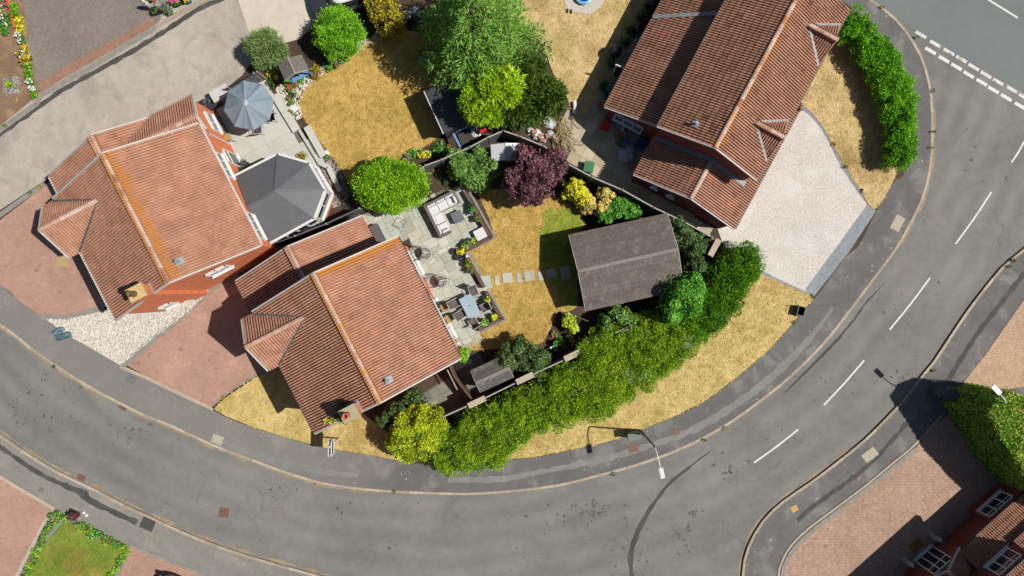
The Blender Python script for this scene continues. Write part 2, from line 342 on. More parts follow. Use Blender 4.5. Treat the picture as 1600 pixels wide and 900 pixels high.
def felt_mat(name, c, rot, bw, bh):
    m, nt, N, L, b = nm(name); v = pos(nt, 'obj'); sp = N.new('ShaderNodeTexBrick'); L.new(v, sp.inputs['Vector']); sp.inputs['Scale'].default_value = 1
    sp.inputs['Brick Width'].default_value = bw; sp.inputs['Row Height'].default_value = bh; sp.inputs['Mortar Size'].default_value = .012; sp.offset = .5
    sp.inputs['Color1'].default_value = V(C(*c), .94); sp.inputs['Color2'].default_value = V(C(*c), 1.06); sp.inputs['Mortar'].default_value = V(C(*c), .72)
    oi = N.new('ShaderNodeObjectInfo'); c0 = mix(nt, 1.0, sp.outputs['Color'], ramp(nt, oi.outputs['Random'], [(0, (.78,.76,.74)), (1, (1.14,1.12,1.1))]), 'MULTIPLY')
    col = mix(nt, 1.0, c0, ramp(nt, noise(nt, v, 1.4, 6, .7, .8), [(.3, (.82,)*3), (.7, (1.12,)*3)]), 'MULTIPLY')
    col = mix(nt, mth(nt, 'MULTIPLY', step(nt, noise(nt, v, 2.6, 7, .8, .5), .5, .68), .5), col, C(168,160,150)); col = mix(nt, mth(nt, 'MULTIPLY', step(nt, noise(nt, v, 1.7, 6, .8, .5), .54, .7), .45), col, C(66,62,60))
    L.new(col, b.inputs['Base Color']); b.inputs['Roughness'].default_value = .95; bump(nt, b, noise(nt, v, 40), .3, .01); return m
MT['felt'] = felt_mat('shingle_felt', (112,104,98), 0, .42, .26)
MT['felt_d'] = felt_mat('roofing_felt', (104,102,100), 0, 2.0, .9)
MT['conserv'] = plain('charcoal_panel', C(98,100,104), .55, var=.1, scale=2)
MT['rubber'] = plain('black_rubber_roof', C(52,54,58), .6, var=.25, scale=3)
# ------------------------------------------------------------------ the ground, the roads, the pavements
def sheet(name, mat, pts, z, depth=.06, parent=None, px=True):
    o = MB().prism(GP(pts) if px else pts, z-depth, z).build(name, mat, parent)
    if not parent: o['kind'] = 'structure'
    return o
gr = MB().box(-300, 300, -300, 300, -.5, -.08).build('ground', MT['soil']); gr['kind'] = 'structure'
road = sheet('road', MT['road'], [(-900,-700),(2500,-700),(2500,1600),(-900,1600)], 0.0, .06)
mr = sheet('main_road', MT['main_road'], [(1250,-58),(1398,28),(1600,144),(2400,604),(2400,-700),(1250,-700)], .004, .02)
KIN = [(-500,215),(-300,335),(-120,440),(0,506),(50,544),(87,570),(120,591),(155,612),(190,630),(230,650),(267,664),(314,686),(361,706),(400,720),(437,734),(487,750),(525,758),(582,765),(650,769),(725,771),(770,769),(825,764),(875,757),(917,747),(962,735),(1000,724),(1050,706),(1100,683),(1150,653),(1205,612),(1237,585),(1287,535),(1325,487),(1355,447),(1387,405),(1404,380),(1422,347),(1440,310),(1450,272),(1454,242),(1455,200),(1454,160),(1449,127),(1440,95),(1425,67),(1410,45),(1390,24),(1372,11),(1350,-5),(1300,-38),(1180,-110),(1000,-220)]
KSW = [(-500,350),(-300,480),(-120,600),(0,679),(42,708),(83,733),(119,751),(158,769),(194,789),(228,804),(264,821),(305,839),(347,855),(400,872),(460,889),(520,905),(640,935),(800,955)]
KSE = [(1160,1150),(1158,980),(1160,900),(1163,873),(1172,847),(1187,820),(1207,797),(1230,778),(1267,753),(1313,718),(1353,685),(1383,655),(1412,624),(1440,587),(1455,570),(1487,522),(1512,485),(1545,442),(1570,413),(1587,400),(1620,372),(1760,250),(1900,140)]
kin, ksw, kse = smooth_line(KIN), smooth_line(KSW), smooth_line(KSE)
PZ = .11
pv = sheet('pavement_north', MT['pave'], kin + [(1000,-600),(-500,-600)], PZ, .16)
pw = sheet('pavement_south_west', MT['pave_w'], ksw + [(800,1500),(-500,1500)], PZ, .16)
pe = sheet('pavement_south_east', MT['pave'], kse + [(2300,140),(2300,1500),(1160,1500)], PZ, .16)
def kerb(name, line):
    root = thing(name, None, None); root['kind'] = 'structure'
    ws = GP(line); acc = [0.0]
    for i in range(1, len(ws)): acc.append(acc[-1] + math.dist(ws[i-1], ws[i]))
    def at(d):
        d = max(0, min(acc[-1]-1e-4, d)); i = int(np.searchsorted(acc, d, 'right')) - 1
        t = (d-acc[i])/max(1e-6, acc[i+1]-acc[i]); a, b = ws[i], ws[i+1]
        return (a[0]+(b[0]-a[0])*t, a[1]+(b[1]-a[1])*t), math.atan2(b[1]-a[1], b[0]-a[0])
    L = .915; n = 0; d = 0; rest = MB()
    while d < acc[-1]-L:
        (p, a0), (q, a1) = at(d), at(d+L-.012); wd = .075
        vs = []
        for (x, y), a in ((p, a0), (q, a1)):
            nx, ny = -math.sin(a)*wd, math.cos(a)*wd
            vs += [(x+nx, y+ny), (x-nx, y-ny)]
        poly = [vs[0], vs[2], vs[3], vs[1]]; cx = (p[0]+q[0])/2; cy = (p[1]+q[1])/2
        if abs(cx) < 33.5 and abs(cy) < 19.5:
            m = MB().prism([(x-cx, y-cy) for x, y in poly], -.1, PZ+.008+random.uniform(-.003, .004)); o = m.build('kerb_stone', MT['kerb'], root); o.location = (cx, cy, 0); n += 1
        else: rest.prism(poly, -.1, PZ+.008)
        d += L
    if rest.v: rest.build('kerb_run', MT['kerb'], root)['kind'] = 'stuff'
kerb('kerb_north', kin); kerb('kerb_south_west', ksw); kerb('kerb_south_east', kse)
# markings, repairs and ironwork are parts of the road and the pavements
def centre(p, q, wd=.11, name='lane_marking', mat='paint', z=.012):
    strip(GP(smooth_line([p, ((p[0]+q[0])/2+1, (p[1]+q[1])/2+.5), q])), wd, z).build(name, MT[mat], road)
for p, q in (((1600,221),(1580,254)), ((1549,300),(1493,381)), ((1453,434),(1390,515)), ((1350,563),(1287,633)), ((1247,671),(1178,723)), ((1650,130),(1628,170))): centre(p, q)
centre((1543,-1), (1590,28), .12)
for (x, y) in ((955,217),(1045,275),(1130,325),(1208,370),(1285,420),(1362,468),(1438,513),(1525,560),(1600,608)):
    c = (1200+x/4, y/4); centre((c[0]-8.2,c[1]-4.8),(c[0]+8.2,c[1]+4.8), .21, 'give_way_marking', 'wornpaint')
for (x, y) in ((1015,318),(1099,371),(1177,418),(1254,467),(1335,515),(1408,562),(1488,610),(1575,662)):
    c = (1200+x/4, y/4); centre((c[0]-8.2,c[1]-4.8),(c[0]+8.2,c[1]+4.8), .21, 'give_way_marking')
MT['palepatch'] = ground('old_trench_repair', C(146,144,140), .12, .24, .5, 16, specks=(2.6,.09,C(208,204,196)))
MT['tar'] = ground('aged_tarmac', C(86,84,82), .16, .2, .6, 16, stain=(1.4,.5,.7,C(112,110,107),.6))
for nme, ptsl, wd, par, zz in (
    ('tar_seam', [(988,905),(985,870),(993,840),(1010,805),(1030,775),(1052,750),(1080,728),(1110,705)], [.26,.32,.3,.26,.22,.18,.12,.06], road, .006),
    ('tar_seam', [(1226,614),(1245,595),(1270,570),(1300,540),(1330,505),(1352,475),(1384,440)], [.04,.12,.15,.17,.12,.1,.03], road, .006),
    ('repair_strip', [(-20,682),(0,696),(30,717),(58,736),(85,750),(111,761),(128,768),(144,782),(170,795),(194,806),(216,816)], [.3]*5+[.34,.5,.42]+[.32]*3, pw, PZ+.006),
    ('repair_strip', [(352,-2),(310,17),(250,56),(200,86),(150,114),(100,142),(57,172),(0,212),(-40,240)], .3, pv, PZ+.034),
    ('pale_strip', [(700,748),(780,748),(835,738),(900,726),(960,712),(1010,697),(1060,680),(1110,656),(1160,624),(1205,588),(1245,549),(1275,515),(1300,480)], [.35,.4,.3,.34,.42,.36,.4,.5,.46,.5,.4,.36,.2], pv, PZ+.005),
    ('pale_strip', [(350,690),(420,716),(500,735),(560,742)], [.2,.5,.4,.2], pv, PZ+.005),
    ('repair_strip', [(1416,660),(1390,690),(1360,722),(1330,747),(1300,768),(1270,790),(1245,812)], .26, pe, PZ+.006),
    ('repair_strip', [(1600,425),(1565,470),(1530,515),(1500,560),(1478,596)], .3, pe, PZ+.006)):
    fine = smooth_line(ptsl, 7); ds = [0.0]
    for p_, q_ in zip(ptsl, ptsl[1:]): ds.append(ds[-1] + math.dist(p_, q_))
    fd = np.concatenate([[0], np.cumsum([math.dist(p_, q_) for p_, q_ in zip(fine, fine[1:])])]); fw = np.interp(fd/fd[-1], np.array(ds)/ds[-1], wd if isinstance(wd, list) else [wd]*len(ptsl))
    fw = [float(max(.02, x*(1 + .16*math.sin(i*1.7) + random.uniform(-.15, .15)))) for i, x in enumerate(fw)]
    strip(GP([(x+random.uniform(-.5,.5), y+random.uniform(-.5,.5)) for x, y in fine]), fw, zz).build(nme, MT['tar'] if nme != 'pale_strip' else MT['palepatch'], par)
def cover(px, py, w_, h_, rot, mat, par, z, name='inspection_cover', bars=0):
    m = MB(); ca, sa = math.cos(math.radians(rot)), math.sin(math.radians(rot)); x, y = G(px, py)
    q = [(x+a*ca-b*sa, y+a*sa+b*ca) for a, b in ((-w_/2,-h_/2),(w_/2,-h_/2),(w_/2,h_/2),(-w_/2,h_/2))]
    m.prism(q, z-.02, z)
    for i in range(bars):
        a = -w_/2 + w_*(i+.5)/bars
        m.bar((x+a*ca+h_*.44*sa, y+a*sa-h_*.44*ca, z+.006), (x+a*ca-h_*.44*sa, y+a*sa+h_*.44*ca, z+.006), w_/bars*.45, .02)
    m.build(name, mat, par)
rust = plain('rusty_iron', C(128,92,78), .8, var=.3, scale=9); beige = plain('concrete_cover', C(186,178,158), .9, var=.15, scale=7); iron = plain('cast_iron', C(120,120,118), .6, var=.3, scale=9)
ochre = plain('yellow_marker', C(214,168,92), .8, var=.15)
for a in ((350,801,.62,.6,-8,rust,road,.008,'inspection_cover',4),(127,746,.5,.36,-28,rust,road,.008,'drain_grate',5),(192,636,.5,.34,-28,rust,road,.008,'drain_grate',5),(1133,671,.52,.4,25,iron,road,.008,'drain_grate',6),(1213,784,.55,.4,30,iron,road,.008,'drain_grate',6),
          (1401,349,.6,.95,-28,beige,pv,PZ+.008),(341,686,.7,.55,-20,beige,pv,PZ+.008),(989,700,.62,.5,12,rust,pv,PZ+.008),(1056,674,.45,.4,20,rust,pv,PZ+.008),(206,592,.62,.5,-32,iron,pv,PZ+.008),
          (1358,710,.95,.6,38,beige,pe,PZ+.008),(1240,794,.42,.36,28,ochre,pe,PZ+.008),(66,764,.25,.25,-20,iron,pw,PZ+.008)): cover(*a)
cover(232,818,.85,.72,-24,MT['tar'],pw,PZ+.0045,'repair_patch')
# north block: gardens, drives, lawns laid on the raised slab
GB = [(-500,160),(-300,270),(-120,372),(0,441),(20,460),(67,494),(110,525),(150,547),(192,572),(237,592),(300,622),(350,649),(395,667),(457,686),(510,700),(587,712),(640,722),(700,727),(775,719),(835,714),(920,697),(962,687),(1000,672),(1050,652),(1100,627),(1150,590),(1200,547),(1237,507),(1272,466),(1322,400),(1340,385),(1367,332),(1395,285),(1410,275),(1427,237),(1430,200),(1427,160),(1415,120),(1387,80),(1360,42),(1335,18),(1290,-15),(1180,-85),(1000,-195),(1000,-550),(-450,-550)]
gb = smooth_line(GB[:-2], 15) + GB[-2:]
soil = sheet('garden_soil', MT['soil'], gb, PZ+.01, .05)
lane = sheet('lane', MT['lane'], [(-320,340),(-60,365),(0,330),(70,284),(100,262),(320,300),(330,160),(380,118),(400,90),(391,52),(372,0),(340,-60),(420,-500),(300,-500),(352,0),(310,17),(250,56),(200,86),(150,114),(100,142),(57,172),(0,212),(-320,410)][:13]+[(330,-60),(-450,-500),(-450,240),(-320,340)], PZ+.02, .05)
gblk = sheet('brick_drive_grey', MT['greyblock'], [(36,-300),(38,0),(43,30),(45,60),(50,90),(58,120),(66,146),(100,124),(160,90),(215,57),(250,36),(262,10),(300,-300)], PZ+.045, .06)
sheet('red_band', MT['redband'], [(66,146),(100,124),(160,90),(215,57),(246,38),(238,29),(208,47),(150,80),(95,112),(63,132)], PZ+.05, .01, gblk)
strip(GP([(0,206),(60,163),(66,150),(150,103),(245,44)]), .34, PZ+.041).build('edging', MT['edging'], gblk)
strip(GP([(245,45),(275,26),(305,10),(345,-8)]), [.12,.3,.34,.3], PZ+.06).build('white_edging', MT['kerb'], gblk)
frontA = sheet('earth_front_garden', MT['earth'], [(-300,-200),(30,-200),(43,30),(46,80),(58,120),(66,146),(0,200),(-300,400)], PZ+.04, .05)
driveA = sheet('brick_drive_pink', MT['pink'], smooth_line([(-300,270),(-120,374),(0,443),(30,468),(67,494)]) + [(90,497),(118,494),(160,481),(280,440),(300,330),(200,250),(100,262),(72,290),(0,344),(-300,480)][0:7]+[(72,292),(0,346),(-300,235)], PZ+.025, .05)
strip(GP(smooth_line([(67,494),(82,496),(100,496),(118,493),(140,487),(165,480)])), .34, PZ+.034).build('edging', MT['edging'], driveA)
strip(GP([(0,338),(40,310),(72,288)]), .3, PZ+.034).build('edging', MT['edging'], driveA)
cover(100,409,.72,.62,0,plain('yellow_slab', C(186,164,112), .9, var=.1, scale=5),driveA,PZ+.032,'cover_slab')
stonesA = sheet('gravel_bed', MT['cream'], smooth_line([(70,496),(100,498),(160,484),(250,480),(345,440)]) + [(328,455),(300,488),(250,525),(192,572),(150,547),(110,525)], PZ+.03, .05)
driveB = sheet('brick_drive_rose', MT['pink'], [(330,452),(300,486),(250,525),(200,570),(237,592),(300,622),(330,636),(352,618),(385,594),(420,575),(470,560),(470,430),(360,430)], PZ+.022, .05)
strip(GP([(192,571),(235,535),(262,512),(300,480),(320,462),(335,448),(352,436)]), .42, PZ+.036).build('edging', MT['edging'], driveB)
strip(GP(smooth_line([(333,637),(352,619),(380,600),(405,584),(425,577)])), .22, PZ+.045).build('edging', MT['edging'], driveB)
strip(GP([(190,572),(237,593),(300,623),(335,639)]), .2, PZ+.03).build('edging', MT['kerb'], driveB)
resin = sheet('resin_drive', MT['resin'], [(1128,380),(1180,425),(1262,458),(1305,405),(1355,322),(1338,300),(1318,268),(1300,232),(1280,198),(1258,172),(1180,120),(1100,300)], PZ+.022, .05)
sheet('setts_band', MT['setts'], [(1268,466),(1257,452),(1310,380),(1355,318),(1367,330),(1322,398)], PZ+.028, .01, resin)
strip(GP(smooth_line([(1252,168),(1272,184),(1292,212),(1310,248),(1328,278),(1346,304),(1362,324)])), .3, PZ+.032).build('setts_band', MT['setts'], resin)
strip(GP([(1176,420),(1215,440),(1266,463)]), .28, PZ+.032).build('setts_band', MT['setts'], resin)
cream = sheet('cream_gravel_drive', MT['cream'], [(372,-2),(392,56),(440,70),(470,62),(500,30),(520,-20),(520,-300),(330,-300)], PZ+.035, .05)
# south-west corner
driveS = sheet('brick_drive_south', MT['pink'], [(-300,640),(-120,668),(0,745),(30,763),(83,795),(60,830),(30,900),(-30,1050),(-300,1050)], PZ+.015, .05)
strip(GP([(-20,730),(0,743),(30,761),(86,794),(70,817),(38,880),(25,905)]), .2, PZ+.024).build('edging', MT['kerb'], driveS)
driveS2 = sheet('brick_drive_corner', MT['pink'], [(206,852),(239,866),(311,895),(420,940),(400,1100),(150,1100),(187,900)], PZ+.015, .05)
strip(GP([(204,851),(239,865),(311,894),(380,922)]), .2, PZ+.024).build('edging', MT['edging'], driveS2)
# south-east corner
driveE = sheet('brick_drive_east', MT['pink2'], smooth_line([(1222,1100),(1217,960),(1219,900),(1225,877),(1237,856),(1264,829),(1303,800),(1355,760),(1396,727),(1428,700),(1458,664)]) + [(1490,640),(1700,740),(1800,1100)], PZ+.018, .05)
strip(GP(smooth_line([(1217,960),(1215,900),(1221,875),(1234,852),(1260,826),(1300,796),(1353,756),(1393,723),(1424,697),(1470,648)])), .14, PZ+.04).build('edging', MT['kerb'], driveE)
strip(GP(smooth_line([(1223,960),(1221,900),(1227,878),(1239,857),(1265,831),(1304,801),(1356,761),(1397,728),(1428,702)])), .26, PZ+.03).build('edging', MT['edging'], driveE)
driveN = sheet('brick_drive_tan', MT['tan'], [(1602,466),(1570,511),(1542,551),(1500,607),(1560,610),(1620,600),(1800,560),(1800,400)], PZ+.018, .05)
strip(GP([(1660,395),(1604,470),(1572,515),(1545,554),(1504,606)]), .5, PZ+.026).build('edging', MT['tan'], driveN)
# lawns: an earth sheet with real grass on it
def mixc(a, b): return tuple((x+y)/2 for x, y in zip(C(*a), C(*b)))
def patchy(nt, v, col):
    col = mix(nt, mth(nt, 'MULTIPLY', step(nt, noise(nt, v, .33, 5, .6, 1.2), .52, .68), .4), col, C(168,128,76))
    col = mix(nt, 1.0, col, ramp(nt, noise(nt, v, .5, 5, .65, .8), [(.3, (.74, .75, .6)), (.5, (1.0,)*3), (.72, (1.12, 1.11, 1.12))]), 'MULTIPLY')
    return mix(nt, 1.0, col, ramp(nt, noise(nt, v, 1.6, 5, .7, .5), [(.3, (.9, .89, .82)), (.55, (1.0,)*3), (.75, (1.06,)*3)]), 'MULTIPLY')
def lawn_mat(name, c, c2, green, gamt, bare=None):
    m, nt, N, L, b = nm(name); v = pos(nt)
    col = ramp(nt, noise(nt, v, 3.2, 6, .72, .6), [(.3, mixc(c, c2)), (.55, C(*c)), (.78, V(C(*c), 1.15))])
    col = mix(nt, mth(nt, 'MULTIPLY', step(nt, noise(nt, v, .45, 4, .6, .5), .5, .7), gamt), col, C(*green))
    col = patchy(nt, v, col)
    if bare: col = mix(nt, mth(nt, 'MULTIPLY', step(nt, noise(nt, v, .5, 5, .7, .3), .58, .7), .7), col, C(*bare))
    L.new(col, b.inputs['Base Color']); b.inputs['Roughness'].default_value = .95; b.inputs['Specular IOR Level'].default_value = .15
    bump(nt, b, noise(nt, v, 18, 5, .8), .6, .03); return m
def blade_mat(name, c, c2, green, gamt):
    m, nt, N, L, b = nm(name); v = pos(nt); a = N.new('ShaderNodeAttribute'); a.attribute_name = 'rnd'
    f = mth(nt, 'ADD', mth(nt, 'MULTIPLY', a.outputs['Fac'], .6), mth(nt, 'MULTIPLY', step(nt, noise(nt, v, 3.2, 6, .72, .6), .32, .7), .4))
    col = ramp(nt, f, [(.1, V(C(*c2), 1.2)), (.5, V(C(*c), 1.12)), (.95, V(C(*c), 1.5))])
    col = mix(nt, mth(nt, 'MULTIPLY', step(nt, noise(nt, v, .45, 4, .6, .5), .5, .7), gamt), col, C(*green))
    col = patchy(nt, v, col)
    L.new(col, b.inputs['Base Color']); b.inputs['Roughness'].default_value = .8; b.inputs['Specular IOR Level'].default_value = .15; return m
def lawn(name, pts, z, cols, label, dens=210, gamt=.3, bare=None, size=(.07,.17), smooth=True):
    p = smooth_line(pts + [pts[0]], 12)[:-1] if smooth else pts
    g = sheet(name, lawn_mat(name, *cols, gamt, bare), p, z, .05)
    poly = GP(p); A = np.array(poly); lo, hi = A.min(0), A.max(0); lo = np.maximum(lo, (-34, -20)); hi = np.minimum(hi, (34, 20))
    if (hi <= lo).any(): return g
    n = int((hi-lo).prod()*dens); P = rng.uniform(lo, hi, (n, 2)); P = P[inpoly(P, poly)]; n = len(P); P = P + rng.normal(size=(n, 2))*.05
    th = rng.uniform(0, 2*np.pi, n); ln = rng.uniform(*size, n); wd = rng.uniform(.012, .03, n); ht = rng.uniform(.015, .06, n)
    d = np.stack([np.cos(th), np.sin(th)], 1); sdn = np.stack([-np.sin(th), np.cos(th)], 1)
    b0 = np.c_[P - sdn*wd[:,None], np.full(n, z-.005)]; b1 = np.c_[P + sdn*wd[:,None], np.full(n, z-.005)]
    t = np.c_[P + d*ln[:,None], z+ht]
    Vv = np.stack([b0, b1, t], 1).reshape(-1, 3); F = np.arange(3*n).reshape(-1, 3)
    o = link('grass', arr_mesh('grass', Vv, F, {'rnd': rng.random(n)}), blade_mat(name+'_blades', *cols, gamt))
    tag(o, label, 'grass', kind='stuff'); return g
DRY = ((208,174,100), (140,106,40), (150,138,54)); STRAW = ((220,196,132), (156,126,64), (206,182,98)); PALE = ((222,196,142), (168,136,80), (176,158,86))
lawn('lawn_west', [(468,165),(473,146),(490,126),(520,106),(548,86),(575,66),(610,50),(680,60),(720,120),(725,185),(695,207),(672,225),(640,242),(590,262),(552,290),(532,262),(508,230),(490,206),(476,186)], PZ+.05, DRY, 'short dry yellow grass of the lawn with the conifer shadow on it', gamt=.35)
lawn('lawn_middle', [(746,300),(790,296),(850,300),(905,330),(912,352),(900,372),(900,480),(872,486),(856,522),(835,540),(765,545),(730,545),(745,520),(788,500),(762,452),(730,396),(771,371)], PZ+.05, DRY, 'short dry grass of the lawn crossed by stepping stones', gamt=.7)
lawn('damp_lawn', [(846,334),(858,326),(870,331),(882,324),(896,330),(905,332),(912,350),(902,372),(900,420),(902,478),(884,482),(876,470),(868,452),(860,436),(850,424),(843,404),(848,386),(842,366),(850,350)], PZ+.054, ((134,166,48),(96,128,34),(182,160,76)), 'green damp grass along the timber shed side of the lawn', gamt=.8, dens=200)
lawn('lawn_north', [(760,-250),(760,0),(840,60),(862,110),(884,150),(900,190),(915,185),(950,130),(980,70),(1010,20),(1040,-60),(1040,-250)], PZ+.05, PALE, 'pale straw-coloured grass of the lawn beside the paddling pool', gamt=.3)
lawn('lawn_east', [(1262,172),(1240,140),(1280,70),(1330,60),(1380,120),(1400,200),(1400,260),(1390,290),(1364,328),(1346,302),(1328,276),(1310,246),(1292,212),(1275,186)], PZ+.05, PALE, 'dry straw grass between the clipped laurel hedge and the pale drive', gamt=.4, size=(.09,.2))
lawn('verge', [(700,726),(775,718),(835,713),(920,696),(962,686),(1000,671),(1050,651),(1100,626),(1150,589),(1200,546),(1236,506),(1270,465),(1215,440),(1175,422),(1120,470),(1060,520),(1000,580),(920,630),(800,670)], PZ+.045, STRAW, 'dry straw verge grass along the curved footway beside the tall hedge', gamt=.25, bare=(176,130,98), smooth=False)
lawn('front_lawn', [(333,636),(352,619),(380,600),(405,585),(425,578),(470,562),(560,640),(640,700),(640,722),(587,711),(510,699),(457,685),(395,666),(352,648)], PZ+.045, STRAW, 'dry yellow front lawn grass in front of the house with the green chimney ivy', gamt=.6, smooth=False)
lawn('lawn_south', [(104,812),(150,838),(196,862),(180,900),(170,960),(20,960),(50,890),(72,850)], PZ+.045, ((134,152,60),(86,116,36),(184,172,86)), 'green mown grass of the lawn ringed by bedding flowers', gamt=.8, smooth=False)
lawn('grass_island', [(1480,612),(1520,606),(1580,608),(1620,640),(1700,760),(1640,760),(1540,700),(1490,640)], PZ+.045, ((70,100,36),(50,78,26),(86,110,40)), 'green grass under the flat-topped hedge beside the street lamp', gamt=.3, smooth=False)
# pebbles nobody could count
def pebbles(label, pts, z, n, r, stops):
    poly = GP(pts); A = np.array(poly); lo, hi = A.min(0), A.max(0); P = rng.uniform(lo, hi, (n, 2)); P = P[inpoly(P, poly)]; n = len(P)
    base = np.array([(1,0,0),(.3,.95,0),(-.8,.6,0),(-.8,-.6,0),(.3,-.95,0),(0,0,.7)]); F0 = np.array([(0,1,5),(1,2,5),(2,3,5),(3,4,5),(4,0,5)])
    th = rng.uniform(0, 6.28, n); sz = rng.uniform(r[0], r[1], n); sy = rng.uniform(.6, 1, n)
    X = base[None,:,0]*sz[:,None]; Y = base[None,:,1]*(sz*sy)[:,None]; Z = base[None,:,2]*sz[:,None]
    ct, st = np.cos(th)[:,None], np.sin(th)[:,None]
    Vv = np.stack([X*ct-Y*st+P[:,:1], X*st+Y*ct+P[:,1:], Z+z], 2).reshape(-1, 3)
    F = (F0[None] + (np.arange(n)*6)[:,None,None]).reshape(-1, 3)
    o = link('pebbles', arr_mesh('pebbles', Vv, F, {'rnd': np.repeat(rng.random(n), 5)}), rnd_mat('pebble_mix', stops, .85, 8, .2))
    tag(o, label, 'pebbles', kind='stuff')
WHITE = [(0, C(170,160,140)), (.3, C(214,204,186)), (.6, C(232,228,220)), (1, C(240,238,234))]
GREYP = [(0, C(96,92,86)), (.5, C(150,146,138)), (1, C(206,200,190))]
pebbles('white decorative stones in the wedge bed beside the chimney gable', [(75,498),(100,499),(140,492),(165,484),(250,478),(330,448),(322,460),(300,484),(250,521),(192,569),(150,546),(110,524)], PZ+.03, 16000, (.03,.075), WHITE)
pebbles('pale stones edging the dry lawn beside the paved patio', smooth_line([(432,138),(446,130),(470,122),(520,96),(570,62),(600,48),(612,52),(552,88),(520,108),(492,128),(476,146),(469,166),(474,184),(470,188),(452,184),(440,160)], 10), PZ+.03, 5200, (.04,.1), WHITE)
pebbles('mixed gravel around the conservatory base', [(478,240),(496,228),(512,236),(534,268),(545,300),(540,320),(515,326),(505,330),(510,300)], PZ+.03, 3200, (.03,.07), GREYP)
pebbles('grey slate chippings in the square plant bed by the black car', [(4,126),(30,119),(37,144),(10,153)], PZ+.045, 900, (.03,.06), GREYP)
pebbles('grey slate chippings between the potted flowers on the block drive', [(234,0),(272,-4),(262,8),(240,18),(233,12)], PZ+.05, 900, (.03,.06), GREYP)

# oil drips, scuffs and dust: flat marks that belong to the road and the drives
def marks(name, par, spots, z, mat, seed):
    q = random.Random(seed); m = MB()
    for x, y, r, el, a in spots:
        X, Y = G(x, y); n = 11; pts = []
        for i in range(n):
            t = 2*math.pi*i/n; rr = r*q.uniform(.35, 1.25); u, v_ = rr*math.cos(t)*el, rr*math.sin(t); pts.append((X+u*math.cos(a)-v_*math.sin(a), Y+u*math.sin(a)+v_*math.cos(a), z+q.uniform(0,.001)))
        m.add(pts, [tuple(range(n))])
    m.build(name, mat, par)['kind'] = 'stuff'
q = random.Random(44); sp = []
for cx, cy, n, sx, sy, r0, r1 in ((915,798,34,32,11,.04,.16),(1085,792,5,6,8,.08,.24),(1070,850,7,6,14,.05,.2),(990,885,14,20,12,.04,.14),(210,672,16,22,12,.04,.18),(95,600,14,40,26,.04,.14),(40,640,8,24,18,.04,.16),(440,765,5,14,5,.05,.12),(535,790,4,6,5,.05,.14),(690,775,6,30,8,.04,.12),(1140,735,8,14,12,.05,.2),(1240,690,6,20,14,.04,.12),(1310,590,8,24,18,.04,.14),(1420,595,18,16,20,.04,.12),(1420,470,6,24,20,.04,.14),(1520,260,6,24,24,.04,.14),(600,815,8,60,24,.03,.1),(300,745,8,60,18,.03,.1),(760,860,10,90,22,.03,.12),(1390,250,5,20,30,.03,.1)):
    for i in range(int(n*2.2)): sp.append((q.gauss(cx,sx), q.gauss(cy,sy), (r0*.5+(r1-r0)*.75*q.random()**2.2), q.uniform(1,2.4), q.uniform(0,3.1)))
marks('oil_stains', road, sp, .008, ground('oily_asphalt', C(98,96,93), .15, .25, .8, 18, stain=(3.5,.46,.6,C(124,121,117),.9)), 3)
sp = [(q.uniform(60,640), q.uniform(500,700), q.uniform(.02,.05), 1.2, 0) for i in range(0)]
for cx, cy, n, s_ in ((300,560,9,30),(260,555,5,26),(50,420,8,26),(1350,790,10,40),(1300,840,6,26)):
    par, zz = (driveB, PZ+.027) if cy > 540 and cx < 700 else ((driveA, PZ+.03) if cx < 700 else (driveE, PZ+.023))
    marks('oil_stains', par, [(q.gauss(cx,s_), q.gauss(cy,s_*.5), q.uniform(.03,.16), q.uniform(1,1.8), q.uniform(0,3)) for i in range(n)], zz, ground('stained_block%d' % cx, C(168,134,118), .15, .2, .8, 18), int(cx))
dm = ground('gutter_dust', C(168,152,128), .18, .25, .8, 14, stain=(1.6,.48,.62,C(132,126,118),.8))
def off(line, i0, i1, d):
    L_ = line[i0:i1]; out = []
    for a, b in zip(L_, L_[1:]):
        l = math.dist(a, b) or 1; out.append((a[0]-(b[1]-a[1])/l*d, a[1]+(b[0]-a[0])/l*d))
    return out
for line, f0, f1, d in ((ksw, .33, .82, -5.0), (ksw, .1, .3, -4.5), (kin, .2, .42, 4.5), (kin, .72, .8, 4.5), (kse, .15, .4, -5)):
    ln = off(line, int(len(line)*f0), int(len(line)*f1), d); strip(GP(ln), [max(.03, .14+.1*math.sin(i*.9)+random.uniform(-.06,.06)) for i in range(len(ln))], .007).build('gutter_dust', dm, road)
# ------------------------------------------------------------------ roofs
CW, GA = .30, .345
def tile_mesh(name, rollh=.034):
    xs = []
    for r in range(2):
        o = r*.15
        xs += [(o, -.085), (o+.044, -.085), (o+.052, rollh*.45), (o+.068, rollh), (o+.108, rollh), (o+.138, rollh*.45)]
    xs.append((.298, -.085)); n = len(xs); vs = []; fs = []
    t = .03; L = GA+.05
    for x, z in xs: vs.append((x, 0, z+.052))
    for x, z in xs: vs.append((x, L, z*.95+.022))
    for x, z in xs: vs.append((x, 0.004, z-.002+.016))
    for i in range(n-1):
        fs.append((i, i+1, n+i+1, n+i)); fs.append((2*n+i, 2*n+i+1, i+1, i))
    return vs, fs
TV, TF = tile_mesh('t'); TVn = np.array(TV); TFn = np.array(TF)
def shared(name, vs, fs, mat):
    me = bpy.data.meshes.new(name); me.from_pydata(vs, [], fs); me.update(); me.materials.append(mat); return me
TILE_ME = shared('roof_tile', TV, TF, MT['tile']); TILE_MC = shared('roof_tile_brown', TV, TF, MT['tile_c'])
